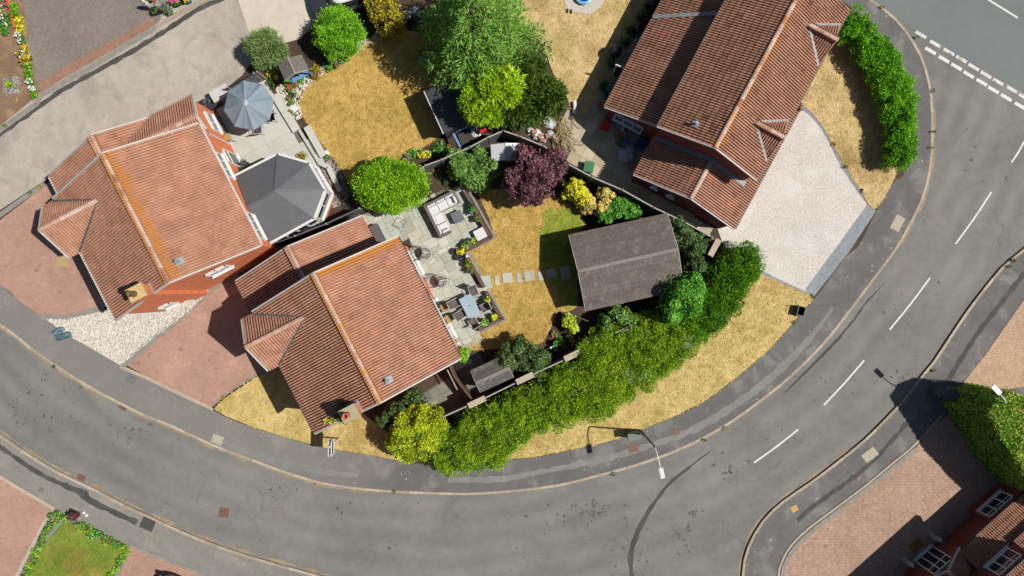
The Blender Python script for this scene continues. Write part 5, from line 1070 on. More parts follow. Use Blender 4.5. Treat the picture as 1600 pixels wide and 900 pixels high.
# side gate
t = thing('side_gate', 'brown timber gate and side panel between the house and the pier', 'gate', (*G(703,572,1.6), PZ)); b0 = G(703,572,1.6)
P = [G(x,y,1.6) for x, y in ((703,572),(710,588),(720,602),(728,612),(738,624))]
for a, b in zip(P, P[1:]): MB().bar((a[0]-b0[0],a[1]-b0[1],.8),(b[0]-b0[0],b[1]-b0[1],.8),.09,1.6).build('board', MT['timber'], t)
MB().bar((P[0][0]-b0[0]-.15,P[0][1]-b0[1]-.2,1.62),(P[2][0]-b0[0]-.2,P[2][1]-b0[1]-.25,1.62),.06,.06).build('rail', MT['fencecap'], t)
# ------------------------------------------------------------------ sheds
ridge_felt = plain('pale_ridge_felt', C(140,134,128), .95, var=.2, scale=5)
def shed(name, label, corners, ze, zr, ridge, mat, wallmat, over=.15, trim='fencecap'):
    """corners seen at the eaves: A B (one eave), C D (other eave, D under A); ridge runs A-D mid to B-C mid"""
    A, B, Cc, D = [Vector((*G(x, y, ze), ze)) for x, y in corners]; c = (A+B+Cc+D)/4; d = (B-A).normalized(); ang = math.atan2(d.y, d.x)
    t = thing(name, label, 'shed', (c.x, c.y, PZ), ang); R = Matrix.Rotation(-ang, 3, 'Z'); loc = [R @ (v - Vector((c.x, c.y, 0))) for v in (A, B, Cc, D)]
    x0 = (loc[0].x+loc[3].x)/2; x1 = (loc[1].x+loc[2].x)/2; y1 = (loc[0].y+loc[1].y)/2; y0 = (loc[2].y+loc[3].y)/2; ym = y0+(y1-y0)*ridge
    w_ = MB(); gablewall(w_, x0+over, x1-over, y0+over, y1-over, ze-.05, zr-.06, 'x', ym); w_.build('wall', wallmat, t)
    for nm_, (ya, yb) in (('roof_slope', (y1, ym)), ('roof_slope', (y0, ym))):
        m = MB(); a = Vector((1,0,0)); u = Vector((0,yb-ya,zr-ze)); L = u.length; u.normalize(); n = a.cross(u)
        if n.z < 0: n = -n
        c2 = Vector(((x0+x1)/2,(ya+yb)/2,(ze+zr)/2)); m.obox(c2, a, u, n, (x1-x0)/2, L/2-.004, .02); sl_ = m.build('roof_slope', mat, t)
        k = max(2, round(L/.27)); o0 = Vector(((x0+x1)/2, ya, ze))
        for i in range(k):                                     # overlapping felt courses, each slightly lifted at its lower edge
            q = random.Random(i*7+int(ya*10)); uu = (u - n*.045).normalized(); cc_ = o0 + u*(L/k*(i+.5)) + n*(.038+q.uniform(0,.006)); MB().obox(cc_, a, uu, n, (x1-x0)/2+q.uniform(-.01,.012), L/k*.56, .013).build('felt_course', mat, sl_)
    MB().bar((x0-.02,ym,zr+.045),(x1+.02,ym,zr+.045),.2,.05).build('ridge_cap', ridge_felt, t)
    for x in (x0-.02, x1+.02):
        for ya in (y0, y1): MB().bar((x,ya,ze-.02),(x,ym,zr+.0),.04,.12).build('barge_board', MT[trim], t)
    return t
woodw = plain('dark_timber_wall', C(70,64,60), .9, var=.25, scale=3)
sh = shed('garden_shed', 'large timber garden shed with weathered grey shingle roof', [(888,368),(1037,335),(1072,450),(916,486)], 2.1, 2.75, .52, MT['felt'], woodw)
shed('store_shed', 'small felt-roofed store shed beside the side gate', [(736,579),(787,556),(802,589),(751,611)], 1.75, 2.1, .45, MT['felt_d'], woodw, .06)
# black flat-roofed shed under the lime conifer
A, B_, Cq, D_ = [Vector((*G(x, y, 1.95), 0)) for x, y in ((662,144),(695,209),(745,186),(712,121))]; c = (A+B_+Cq+D_)/4; d = (Cq-B_).normalized(); t = thing('flat_shed', 'black flat-roofed shed half hidden under the lime conifer', 'shed', (c.x, c.y, PZ), math.atan2(d.y, d.x))
hx, hy = (Cq-B_).length/2, (A-B_).length/2
MB().box(-hx+.08,hx-.08,-hy+.08,hy-.08,-.05,1.86).build('wall', woodw, t); MB().box(-hx,hx,-hy,hy,1.861,1.95).build('roof', MT['rubber'], t)
MB().box(-hx-.05,-hx-.002,-hy,hy,1.84,1.99).build('fascia', MT['white'], t); MB().box(-hx,hx,-hy-.04,-hy-.002,1.85,1.96).build('fascia', MT['black'], t)
for i in (-.33, .33): MB().bar((-hx+.02,hy*i*2*.5,1.955),(hx-.02,hy*i*2*.5,1.955),.05,.02).build('seam', MT['rubber'], t)
# blue arbour seat
blue = plain('blue_paint', C(108,152,196), .6, var=.15); greyboard = plain('grey_boards', C(120,112,104), .9, var=.3, scale=9)
t = thing('arbour_seat', 'blue garden arbour seat with grey boarded gable roof', 'arbour', (*G(460,107,1.6), PZ), math.radians(25))
for sx in (-.62,.62):
    for sy in (-.3,.3): MB().box(sx-.04,sx+.04,sy-.04,sy+.04,-.05,1.7).build('post', blue, t)
for k, sx in enumerate((-1, 1)):
    for i in range(5):
        y = -.4+.2*i-.0; u = Vector((-sx*.72,0,.3)).normalized(); MB().obox((sx*.38,y,1.86), u, (0,1,0), u.cross(Vector((0,1,0))), .43, .092, .012).build('roof_board', greyboard, t)
MB().bar((0,-.52,2.04),(0,.5,2.04),.07,.04).build('ridge', MT['fencecap'], t)
for sx in (-1, 1): MB().bar((sx*.78,-.52,1.68),(0,-.52,2.03),.05,.1).build('barge_board', MT['fencecap'], t)
MB().bar((-.62,-.32,1.5),(.62,-.32,1.5),.06,.12).build('rail', blue, t); MB().box(-.6,.6,-.28,.28,.4,.45).build('seat', blue, t); MB().box(-.6,.6,.29,.33,.45,1.2).build('backrest', blue, t)
# white arbour
wht = plain('white_cover', C(226,230,232), .6, var=.06); t = thing('white_arbour', 'white-roofed garden arbour under the purple tree', 'arbour', (*G(790,238,1.7), PZ), math.radians(3))
for sx in (-.75,.75):
    for sy in (-.42,.42): MB().box(sx-.035,sx+.035,sy-.035,sy+.035,-.05,1.6).build('post', wht, t)
for sx in (-1, 1): u = Vector((-sx*.86,0,.28)).normalized(); MB().obox((sx*.44,0,1.76), u, (0,1,0), u.cross(Vector((0,1,0))), .45, .5, .012).build('roof_panel', wht, t)
MB().bar((0,-.52,1.91),(0,.52,1.91),.05,.03).build('ridge', MT['fencecap'], t); MB().box(-.7,.7,-.3,.3,.4,.46).build('seat', wht, t)
# ------------------------------------------------------------------ conservatory
t = thing('conservatory', 'hexagonal-ended conservatory with charcoal panel roof and white frames', 'conservatory', (-19.58, 3.64, PZ), ROT)
def la(px, py, z): x, y = G(px, py, z); x += 19.58; y -= 3.64; return Vector((x*.889+y*.458, -x*.458+y*.889, z))
ZE, ZR = 2.35, 3.1
ev = [la(366,276,ZE), la(435,241,ZE), la(484,255,ZE), la(509,297,ZE), la(492,342,ZE), la(425,379,ZE)]; hip = la(430,299,ZR); rw_ = la(372,331,ZR); rw_.x = 4.3
ev[0].x = 4.3; ev[5].x = 4.3
faces = [(ev[0],ev[1],hip,rw_),(ev[1],ev[2],hip),(ev[2],ev[3],hip),(ev[3],ev[4],hip),(ev[4],ev[5],rw_,hip)]
for f in faces:
    m = MB(); n = (f[1]-f[0]).cross(f[2]-f[0]).normalized(); n = n if n.z > 0 else -n; k = len(f); vs = [v for v in f] + [v - n*.08 for v in f]
    m.add(vs, [tuple(range(k)), tuple(range(2*k-1, k-1, -1))] + [(i, k+i, k+(i+1)%k, (i+1)%k) for i in range(k)]); m.build('roof_panel', MT['conserv'], t)
for p in ev[1:5]: MB().bar(p+Vector((0,0,.03)), hip+Vector((0,0,.03)), .1, .05).build('hip_bar', MT['conserv'], t)
MB().bar(hip+Vector((0,0,.04)), rw_+Vector((0,0,.04)), .12, .06).build('ridge_bar', MT['conserv'], t)
for a, b in zip(ev, ev[1:]): MB().bar(a-Vector((0,0,.04)), b-Vector((0,0,.04)), .14, .12).build('gutter', MT['white'], t)
cc = sum(ev, Vector())/6
for a, b in zip(ev, ev[1:]):
    a2, b2 = a.lerp(cc, .05), b.lerp(cc, .05); d = (b2-a2); L = d.length; d.normalize(); n = Vector((d.y,-d.x,0)); n = n if n.dot(a2-cc) > 0 else -n; mid_ = (a2+b2)/2
    MB().obox(Vector((mid_.x,mid_.y,.3)), d, (0,0,1), n, L/2, .33, .09).build('dwarf_wall', MT['brick'], t)
    wn_ = window(t, Vector((mid_.x,mid_.y,.66)), d, L-.05, 1.6, n, max(2, round(L/.75)))
# ------------------------------------------------------------------ furniture on the stone patio
def frame_axes(px, py, z=0): x, y = G(px, py, z); return x, y
rattan = plain('grey_rattan', C(112,104,102), .8, var=.3, scale=22); cush = plain('white_cushion', C(226,226,228), .9, var=.05); dgrey = plain('slate_top', C(104,112,114), .6, var=.12); dk = plain('dark_fabric', C(70,70,72), .9, var=.25)
def pillow(x0, x1, y0, y1, z0, z1, e=.04):
    m = MB(); vs = []
    for z, k in ((z0, e), (z0+(z1-z0)*.35, 0), (z0+(z1-z0)*.75, 0), (z1, e*1.4)):
        for (a, b) in ((x0+k,y0+k),(x1-k,y0+k),(x1-k,y1-k),(x0+k,y1-k)): vs.append((a, b, z))
    fs = [(3,2,1,0),(12,13,14,15)] + [(r*4+i, r*4+(i+1)%4, r*4+4+(i+1)%4, r*4+4+i) for r in range(3) for i in range(4)]; return m.add(vs, fs)
# corner sofa: origin at the outer corner, +x along the back towards the fence, -y along the long arm
X, Y = G(662, 322, .6); t = thing('corner_sofa', 'grey rattan corner sofa with white seat cushions on the stone patio', 'sofa', (X, Y, PB), ROT)
MB().box(0,2.1,-.78,0,0,.3).build('base', rattan, t); MB().box(0,.78,-2.2,-.781,0,.3).build('base', rattan, t)
MB().box(0,2.1,-.12,0,.3,.68).build('backrest', rattan, t); MB().box(0,.12,-2.2,-.121,.3,.68).build('backrest', rattan, t)
MB().box(1.98,2.1,-.78,-.121,.3,.6).build('armrest', rattan, t); MB().box(.121,.78,-2.2,-2.08,.3,.6).build('armrest', rattan, t)
for i in range(3): pillow(.13+.62*i,.13+.62*i+.6,-.78,-.25,.3,.45).build('seat_cushion', cush, t)
for i in range(2): pillow(.25,.78,-1.41-.65*i,-.8-.65*i,.3,.45).build('seat_cushion', cush, t)
for i in range(3): pillow(.14+.62*i,.13+.62*i+.58,-.26,-.12,.44,.74).build('back_cushion', cush, t)
for i in range(2): pillow(.12,.26,-1.4-.65*i,-.82-.65*i,.44,.74).build('back_cushion', cush, t)
pillow(1.8,1.97,-.75,-.3,.44,.7).build('scatter_cushion', cush, t); pillow(.3,.76,-2.07,-1.9,.44,.68).build('scatter_cushion', cush, t)
def slabtable(name, label, px, py, w_, h_, z, mat, rot, legs=True, cat='table', over=.0):
    X, Y = G(px, py, z); t = thing(name, label, cat, (X, Y, PB), rot)
    MB().box(-w_/2,w_/2,-h_/2,h_/2,z-.05,z).build('top', mat, t)
    if legs:
        for sx in (-1,1):
            for sy in (-1,1): MB().box(sx*(w_/2-.07)-.025,sx*(w_/2-.07)+.025,sy*(h_/2-.07)-.025,sy*(h_/2-.07)+.025,0,z-.051).build('leg', rattan, t)
    else: MB().box(-w_/2+.03,w_/2-.03,-h_/2+.03,h_/2-.03,0,z-.051).build('base', rattan, t)
    return t
slabtable('coffee_table', 'square dark grey coffee table in front of the corner sofa', 715, 339, .68, .68, .42, dgrey, ROT, False)
st = slabtable('footstool', 'white cushioned square stool against the sleeper corner', 750.5, 366, .68, .66, .4, cush, ROT, False, 'stool')
glasst = plain('frosted_glass', C(172,194,206), .25, var=.04, scale=1.5)
dt = slabtable('dining_table', 'pale blue glass dining table with four legs on the stone patio', 734, 478, .82, 1.32, .74, glasst, ROT)
MB().lathe([(.03,.74),(.03,.78)], 8).build('parasol_hole', MT['black'], dt)
frm = plain('white_frame', C(222,220,214), .5, var=.05); sling = plain('brown_sling', C(106,96,92), .9, var=.15)
def chair(label, px, py, a, group='garden chairs around the glass table', zb=PB, fm=None, sm=None):
    fm = fm or frm; sm = sm or sling; X, Y = G(px, py, .45); t = thing('garden_chair', label, 'chair', (X, Y, zb), math.radians(a), group)   # faces +x
    MB().obox((0,0,.43),(1,0,0),(0,1,0),(0,0,1),.23,.23,.015).build('seat', sm, t); u = Vector((-.3,0,1)).normalized(); MB().obox((-.3,0,.72), u, (0,1,0), u.cross(Vector((0,1,0))), .3, .23, .012).build('backrest', sm, t)
    for sy in (-1,1):
        MB().tube([(.26,sy*.26,0),(.24,sy*.26,.62),(-.34,sy*.26,.64)], .016, 6).build('front_leg', fm, t); MB().tube([(-.28,sy*.26,0),(-.24,sy*.26,.42),(-.4,sy*.26,1.0)], .016, 6).build('rear_leg', fm, t)
    MB().tube([(-.4,-.26,1.0),(-.4,.26,1.0)], .016, 6).build('top_rail', fm, t); return t
v27 = math.degrees(ROT)
chair('brown sling chair at the sofa end of the glass table', 741, 456, v27-95); chair('brown sling chair on the planted side of the glass table near the lime pot', 757, 481, v27+180)
chair('brown sling chair on the house side of the glass table, nearer the egg chairs', 711, 474, v27); chair('brown sling chair on the house side of the glass table, nearer the side path', 721, 491, v27+8); chair('brown sling chair at the side-path end of the glass table', 740, 503, v27+95)
tan = plain('tan_cushion', C(186,150,96), .9, var=.1)
for x, y, lb in ((694,481,'tan cushioned stool by the patio doors, nearer the egg chairs'),(701,498,'tan cushioned stool by the patio doors, nearer the house corner')):
    X, Y = G(x, y, .45); t = thing('stool', lb, 'stool', (X, Y, PB), ROT, 'tan stools by the patio doors'); pillow(-.19,.19,-.26,.26,.38,.48,.03).build('cushion', tan, t)
    for sx in (-.14,.14):
        for sy in (-.2,.2): MB().box(sx-.02,sx+.02,sy-.02,sy+.02,0,.38).build('leg', rattan, t)
def egg(label, px, py, a):
    X, Y = G(px, py, .8); t = thing('egg_chair', label, 'chair', (X, Y, PB), math.radians(a), 'hanging egg chairs by the patio doors')
    MB().ring((0,0,.02),.5,.022,28).build('base_ring', frm, t); MB().tube([(-.5,0,.03),(-.62,0,.7),(-.55,0,1.5),(-.3,0,1.86),(0,0,1.85)], .028, 8).build('stand', frm, t)
    m = MB(); n = 16                                          # open basket of canes
    for i in range(n):
        th = math.radians(60) + math.radians(240)*i/(n-1); pts = []
        for k in range(8):
            f = -1.35 + 2.75*k/7; pts.append((math.cos(th)*.46*math.cos(f), math.sin(th)*.46*math.cos(f), .95+.62*math.sin(f)))
        m.tube(pts, .011, 4, False)
    for z in (.55,.75,.95,1.15,1.35):
        rr = .46*math.sqrt(max(0,1-((z-.95)/.62)**2)); m.tube([(rr*math.cos(math.radians(60+15*i)), rr*math.sin(math.radians(60+15*i)), z) for i in range(17)], .011, 4, False)
    m.build('basket', frm, t); MB().tube([(0,0,1.55),(0,0,1.84)], .012, 5).build('hanger', frm, t)
    MB().lathe([(.05,.42),(.3,.44),(.36,.52),(.32,.6),(.1,.56)], 16).build('cushion', dk, t, True); return t
egg('white cane egg chair nearer the rattan sofa', 664, 396, v27+150); egg('white cane egg chair nearer the glass table', 689, 440, v27+170)
X, Y = G(590, 365, .55); t = thing('storage_box', 'long dark grey storage chest at the end of the garage', 'chest', (X, Y, PB), ROT-math.pi/2); MB().box(-.56,.56,-.24,.24,0,.5).build('body', dk, t); MB().box(-.58,.58,-.26,.26,.501,.56).build('lid', plain('grey_lid', C(92,92,92), .7, var=.15), t)
# wire frame lying on the slabs
m = MB(); Q = [G(x,y) for x, y in ((614,352),(622,340),(636,346),(629,357))]
for i in range(4): m.tube([(*Q[i],PB+.03),(*Q[(i+1)%4],PB+.03)], .014, 5)
m.tube([(*Q[0],PB+.03),(*G(630,362),PB+.03)], .012, 5); tag(m.build('wire_frame', MT['fence']), 'thin diamond wire frame lying on the slabs near the cypress', 'frame')
def pot(px, py, r, h, mat, label, leaf=None, flower=None, group='potted plants on the stone patio', nf=7, zb=PB, lh=.35, lr=1.25):
    X, Y = G(px, py, h); t = thing('plant_pot', label, 'plant pot', (X, Y, zb), 0, group)
    MB().lathe([(r*.7,0),(r,h*.85),(r*1.08,h*.86),(r*1.08,h),(r*.92,h),(r*.9,h*.9)], 14).build('pot', mat, t, False)
    if leaf: link('leaves', crown_mesh('leaves', [(0,0,h+lh*.4,r*lr,r*lr,lh*.55)], 220, (.11,.07), sd=int(px+py), flat=1, depth=.6, core=.6), LM[leaf], t)
    if flower:
        q = random.Random(int(px)); m = MB()
        for i in range(nf):
            a = q.uniform(0,6.28); d = r*lr*.9*math.sqrt(q.random()); c = (d*math.cos(a), d*math.sin(a), h+lh*.85); m.add([(c[0],c[1],c[2]+.03)]+[(c[0]+.055*math.cos(k*1.047),c[1]+.055*math.sin(k*1.047),c[2]) for k in range(6)], [(0,1+k,1+(k+1)%6) for k in range(6)]); m.add([(c[0]-.006,c[1],h),(c[0]+.006,c[1],h),(c[0],c[1],c[2])], [(0,1,2)])
        m.build('flower_heads', FL[flower], t)['kind'] = 'stuff'
    return t
bk = MT['black']; terr = plain('terracotta_pot', C(196,110,80), .85, var=.15); bl = plain('blue_glaze', C(40,110,170), .4)
pot(711,393,.2,.3,bk,'empty black pot next to the lime potted plant',None); pot(716,402,.2,.3,bk,'round black pot in front of the sleeper corner',None); pot(720,393,.2,.3,bk,'black pot with pale lime foliage at the sleeper corner','yellow')
for a in ((740,378,'green','yellow','pot of yellow pansies beside the white stool'),(732,380,'mixed','purple','pot of purple flowers beside the yellow pansies'),(727,385,'green','yellow','small green and yellow pot at the inner sleeper corner'),(738,330,'green','purple','pot of purple flowers by the coffee table edging'),(746,342,'green','maroon','pot of maroon flowers on the sofa side edging'),(738,322,'dark',None,'dark leafy pot by the coffee table edging'),
          (732,412,'green','orange','large pot of orange and yellow flowers by the edging gap'),(735,422,'mixed','maroon','small pot of maroon flowers beside the orange flowers'),(761,468,'green','yellow','pot of yellow flowers beside the dining table edging'),(766,477,'dark','purple','dark trailing pot beside the dining table edging'),(772,495,'yellow',None,'bright lime potted plant in the dining corner'),(758,503,'green','yellow','pot of small yellow flowers in the dining corner'),(752,506,'green','white','pot of white and green trailing plants in the dining corner')):
    pot(a[0], a[1], .18, .28, bk, a[4], a[2], a[3])
o = pot(731,401,.08,.18,MT['white'],'small white ornament pot on the sleeper edging',None); o.location.z = PB+.43
pot(717,537,.12,.5,MT['white'],'tall white pot at the rear corner of the house',None,group='tall white pot')
for a in ((878,535,.16,'dark',None,'pale-rimmed pot in the shady pot corner'),(890,527,.18,'dark',None,'grey pot with seedlings in the shady pot corner'),(868,536,.15,'green',None,'small green pot in the shady pot corner')): pot(a[0],a[1],a[2],.3,MT['edging'],a[5],a[3],a[4],'pots in the shady corner bed',zb=PZ+.01)
# clothes prop
m = MB().tube([(*G(887,489,.3),.35),(*G(919,502,.9),.95)], .022, 6); tag(m.build('clothes_prop', plain('pale_green_pole', C(150,170,160), .6)), 'pale green pole leaning across the shady corner bed', 'pole')
# ------------------------------------------------------------------ pale patio furniture
pm = plain('parasol_cloth', C(136,152,164), .85, var=.06, scale=2); X, Y = G(388, 164, 2.4)
t = thing('parasol', 'open slate-blue garden parasol on the pale patio', 'parasol', (X, Y, PZ+.06), .2)
R = 1.52; n = 8
for k in range(n):
    a0, a1 = 2*math.pi*k/n, 2*math.pi*(k+1)/n; m = MB(); rows = [(0.0,2.78),(.35,2.68),(.75,2.52),(1.1,2.36),(1.5,2.2)]; vs = []
    for r_, z in rows:
        for j in range(9):
            f = j/8; a = a0+(a1-a0)*f; chord = math.cos((a1-a0)/2)/math.cos(a-(a0+a1)/2); vs.append((r_*chord*math.cos(a), r_*chord*math.sin(a), z-.05*math.sin(math.pi*f)*r_-.022*abs(math.sin(2*math.pi*f))*r_))
    fs = [(i*9+j, i*9+j+1, i*9+9+j+1, i*9+9+j) for i in range(len(rows)-1) for j in range(8)]; cp = m.add(vs, fs).build('canopy_panel', pm, t, False)
    MB().bar((.05*math.cos(a0),.05*math.sin(a0),2.74),(R*.98*math.cos(a0),R*.98*math.sin(a0),2.17),.02).build('rib', frm, t)
MB().tube([(0,0,0),(0,0,2.86)], .024, 8).build('pole', frm, t); MB().lathe([(.02,2.79),(.19,2.76),(.21,2.74),(.02,2.86)], 12).build('vent_cap', plain('pale_cloth', C(176,186,192), .85), t); MB().lathe([(.28,0),(.28,.08),(.05,.12)], 14).build('base', bk, t)
X, Y = G(396, 176, .7); t = thing('patio_table', 'round dark table under the slate-blue parasol', 'table', (X+.25, Y+.3, PZ+.06)); MB().lathe([(.5,.68),(.52,.7),(.5,.72)], 18).build('top', dgrey, t); MB().lathe([(.2,0),(.04,.05),(.04,.679)], 10).build('pedestal', bk, t)
chair('grey folding chair in the sun beside the parasol', 405, 203, 95, 'garden chairs around the parasol', PZ+.06, frm, dk); chair('dark chair half under the parasol on the stone-bed side', 424, 184, 190, 'garden chairs around the parasol', PZ+.06, bk, dk)
X, Y = G(345, 146, .8); t = thing('storage_unit', 'pale low storage unit with stone-grey lid behind the parasol', 'storage', (X, Y, PZ+.03), ROT+.05); MB().box(-.55,.55,-.3,.3,0,.72).build('body', MT['edging'], t); MB().box(-.6,.6,-.36,.36,.721,.8).build('lid', plain('pale_lid', C(206,204,200), .8, var=.1), t)
X, Y = G(328, 160, .5); t = thing('covered_box', 'box under a crumpled black cover at the house corner', 'cover', (X, Y, PZ+.03), ROT)
m = MB(); q = random.Random(3); g = [[(-.6+1.2*i/6, -.4+.8*j/5, .5+q.uniform(-.05,.06) if 0 < i < 6 and 0 < j < 5 else .32) for j in range(6)] for i in range(7)]; vs = [p for r_ in g for p in r_]; vs += [(-.6,-.4,0),(.6,-.4,0),(.6,.4,0),(-.6,.4,0)]
m.add(vs, [(i*6+j,(i+1)*6+j,(i+1)*6+j+1,i*6+j+1) for i in range(6) for j in range(5)] + [(42,43,36,0),(43,44,41,36),(44,45,5,41),(45,42,0,5)]); m.build('cover', plain('black_sheet', C(58,60,66), .45, var=.3, scale=5), t)
chair('small bistro chair by the patio wall of the western house', 357, 216, 20, 'garden chairs by the house door', PZ+.06, bk, tan); chair('dark bicycle-framed chair beside the conservatory door', 384, 258, 60, 'garden chairs by the house door', PZ+.06, bk, dk)
# ------------------------------------------------------------------ clutter by the rubble heap and on the buff patio
def blob(name, label, cat, px, py, rx, ry, hz, mat, sd, group=None, zb=PZ+.02, rough=.25):
    q = random.Random(sd); X, Y = G(px, py); m = MB(); n, k = 12, 5; vs = []
    for i in range(k):
        for j in range(n):
            f = 1-(i/k)**2; a = 2*math.pi*j/n; r_ = math.sqrt(max(.02, f))*(1+q.uniform(-rough,rough)); vs.append((rx*r_*math.cos(a), ry*r_*math.sin(a), hz*i/k*(1+q.uniform(-.15,.15))))
    vs.append((0,0,hz)); fs = [(i*n+j,i*n+(j+1)%n,(i+1)*n+(j+1)%n,(i+1)*n+j) for i in range(k-1) for j in range(n)] + [((k-1)*n+j,(k-1)*n+(j+1)%n,k*n) for j in range(n)]
    o = m.add(vs, fs).build(name, mat); o.location = (X, Y, zb); o.rotation_euler = (0,0,sd); tag(o, label, cat, group); return o
bagw = plain('white_sack', C(226,226,228), .8, var=.12, scale=8); bagg = plain('grey_sheet', C(204,206,214), .7, var=.2, scale=6)
for i, a in enumerate(((858,193,.3,.45,.35,'white rubble sack by the cut branches'),(838,212,.35,.3,.4,'white rubble sack against the fence behind the purple tree'),(846,218,.25,.3,.3,'small torn white sack beside the fence'),(862,212,.2,.35,.25,'flattened white sack beside the branch pile'),(828,206,.22,.22,.3,'white bag nearest the dark conifer'))): blob('rubble_sack', a[5], 'sack', a[0], a[1], a[2], a[3], a[4], bagw, i+1, 'white rubble sacks')
for i, (x, y) in enumerate(((834,208),(843,216),(855,216),(848,222))): 
    X, Y = G(x, y); o = MB().prism([(-.16,-.1),(.14,-.13),(.17,.1),(-.1,.14)], 0, .18).build('rubble_lump', plain('broken_brick%d' % i, C(182,128,104), .9, var=.3)); o.location = (X, Y, PZ+.25); o.rotation_euler = (.1,.1,i); tag(o, 'lump of broken brick on the white rubble sacks', 'rubble', 'broken brick lumps')
br = plain('dry_branch', C(176,156,104), .9, var=.25); q = random.Random(9); t = thing('branch_pile', 'heap of cut dry branches at the edge of the buff patio', 'branches', (*G(878,212), PZ+.02))
for i in range(70):
    a = q.gauss(1.9,.5); L = q.uniform(.5,1.3); x, y = q.gauss(0,.4), q.gauss(0,.55); z = q.uniform(.02,.4); m = MB().tube([(x-math.cos(a)*L/2,y-math.sin(a)*L/2,z),(x+q.uniform(-.1,.1),y+q.uniform(-.1,.1),z+.08),(x+math.cos(a)*L/2,y+math.sin(a)*L/2,z)], [.025,.02,.008], 4, False); m.build('branch', br, t)
X, Y = G(920, 261, .5); gp = plain('green_plastic', C(46,120,66), .5, var=.1); t = thing('recycling_box', 'green lidded box on the sunny buff slabs', 'box', (X, Y, PZ+.05), -.2); MB().box(-.27,.27,-.3,.3,0,.42).build('body', gp, t); MB().box(-.3,.3,-.33,.33,.421,.48).build('lid', gp, t); MB().box(-.12,.12,-.14,.14,.481,.5).build('lid_panel', gp, t)
X, Y = G(946, 196, .4); rp = plain('red_plastic', C(235,20,26), .5, var=.05); t = thing('red_crate', 'bright red plastic crate on the shaded buff slabs', 'crate', (X, Y, PZ+.05), -.25); MB().box(-.26,.26,-.23,.23,0,.3).build('body', rp, t); MB().box(-.28,.28,-.25,.25,.301,.34).build('lid', rp, t)
card = plain('cardboard', C(176,134,96), .9, var=.15)
for x, y, w_, h_, z, mt, lb in ((964,201,.3,.36,.4,plain('grey_box', C(130,146,160), .7),'grey-blue box in the shaded clutter'),(962,214,.26,.24,.25,card,'small cardboard box nearest the red crate'),(973,212,.34,.4,.35,card,'large cardboard box in the shaded clutter'),(970,205,.2,.18,.42,MT['white'],'white tub on the cardboard box'),(968,225,.4,.36,.3,gp,'crate of green bottles in the clutter'),(978,221,.36,.16,.3,plain('royal_blue', C(30,90,200), .6),'royal blue toolbox in the clutter'),(998,228,.55,.5,.45,plain('navy_tarp', C(40,76,140), .6, var=.2),'navy blue covered box by the garage wall')):
    X, Y = G(x, y); t = thing('box', lb, 'box', (X, Y, PZ+.05), -.5, 'boxes piled on the buff patio'); MB().box(-w_/2,w_/2,-h_/2,h_/2,0,z-.03).build('body', mt, t); MB().box(-w_/2-.012,w_/2+.012,-h_/2-.012,h_/2+.012,z-.029,z).build('lid', mt, t)
blob('dust_sheet', 'crumpled pale grey dust sheet on the shaded buff slabs', 'sheet', 978, 242, .5, .55, .45, bagg, 21, zb=PZ+.05)
X, Y = G(897, 170); o = MB().tube([(-.02,-.38,.14),(.02,0,.16),(-.01,.38,.14)], .13, 10).build('white_roll', bagw); o.location = (X, Y, PZ+.04); tag(o, 'rolled white bundle lying on the straw lawn', 'roll')
blob('grey_stone', 'flat grey stone at the lawn corner by the white roll', 'stone', 891, 185, .18, .15, .1, MT['fence'], 4)
X, Y = G(960, 82, .6); t = thing('kettle_barbecue', 'black covered barbecue in the shade of the long house', 'barbecue', (X, Y, PZ+.06)); MB().lathe([(.28,.45),(.42,.62),(.42,.7),(.3,.88),(.06,.95)], 16).build('bowl', bk, t, True)
for k in range(3): MB().tube([(.3*math.cos(k*2.1),.3*math.sin(k*2.1),0),(.2*math.cos(k*2.1),.2*math.sin(k*2.1),.55)], .02, 5).build('leg', bk, t)
teal = plain('teal_glaze', C(20,96,88), .4)
pot(955,101,.22,.4,teal,'teal glazed pot beside the covered barbecue','deep',None,'teal pots along the long house'); pot(942,136,.22,.4,teal,'teal glazed pot by the open white door','deep',None,'teal pots along the long house'); pot(937,166,.16,.3,terr,'pale terracotta pot at the corner of the slab strip',None,None,'teal pots along the long house')
for i, (x, y) in enumerate(((985,52),(1000,30),(1012,12),(975,70),(950,152))): bedding(x, y, 11, ['deep','dark'][i % 2], ['maroon',None,'pink'][i % 3], ['maroon rose bush in the shade of the long house','dark shrub under the eaves by the roses','pink rose bush under the eaves near the valley flashing','dark leafy shrub beside the covered barbecue','dark climbing plant at the corner window'][i], 'shade plants along the long house', 5, .6, 'shrub', 'rose_bush')
# paddling pool
X, Y = G(911, -1); t = thing('paddling_pool', 'round blue paddling pool on a pale ground sheet', 'pool', (X, Y, PZ+.055)); q = random.Random(2)
MB().prism([(1.25*math.cos(2*math.pi*i/20)*(1+q.uniform(-.07,.07)), 1.0*math.sin(2*math.pi*i/20)*(1+q.uniform(-.07,.07))) for i in range(20)], -.02, .02).build('ground_sheet', plain('pale_sheet', C(206,198,188), .8, var=.1), t)
blp = plain('blue_vinyl', C(40,110,190), .4); MB().ring((0,.12,.16),.5,.1,28,8).build('rim', plain('pale_blue_vinyl', C(130,190,226), .4), t); MB().lathe([(.48,.03),(.48,.1)], 24, (0,.12,0)).build('water', plain('pool_water', C(30,80,190), .08), t)
for x, y in ((886,19),(892,20)): 
    X, Y = G(x, y); o = MB().prism([(-.05,-.13),(.05,-.13),(.06,.1),(0,.14),(-.06,.1)], 0, .05).build('sandal', bk); o.location = (X, Y, PZ+.065); tag(o, 'black sandal left on the straw lawn by the paddling pool', 'sandal', 'pair of sandals')
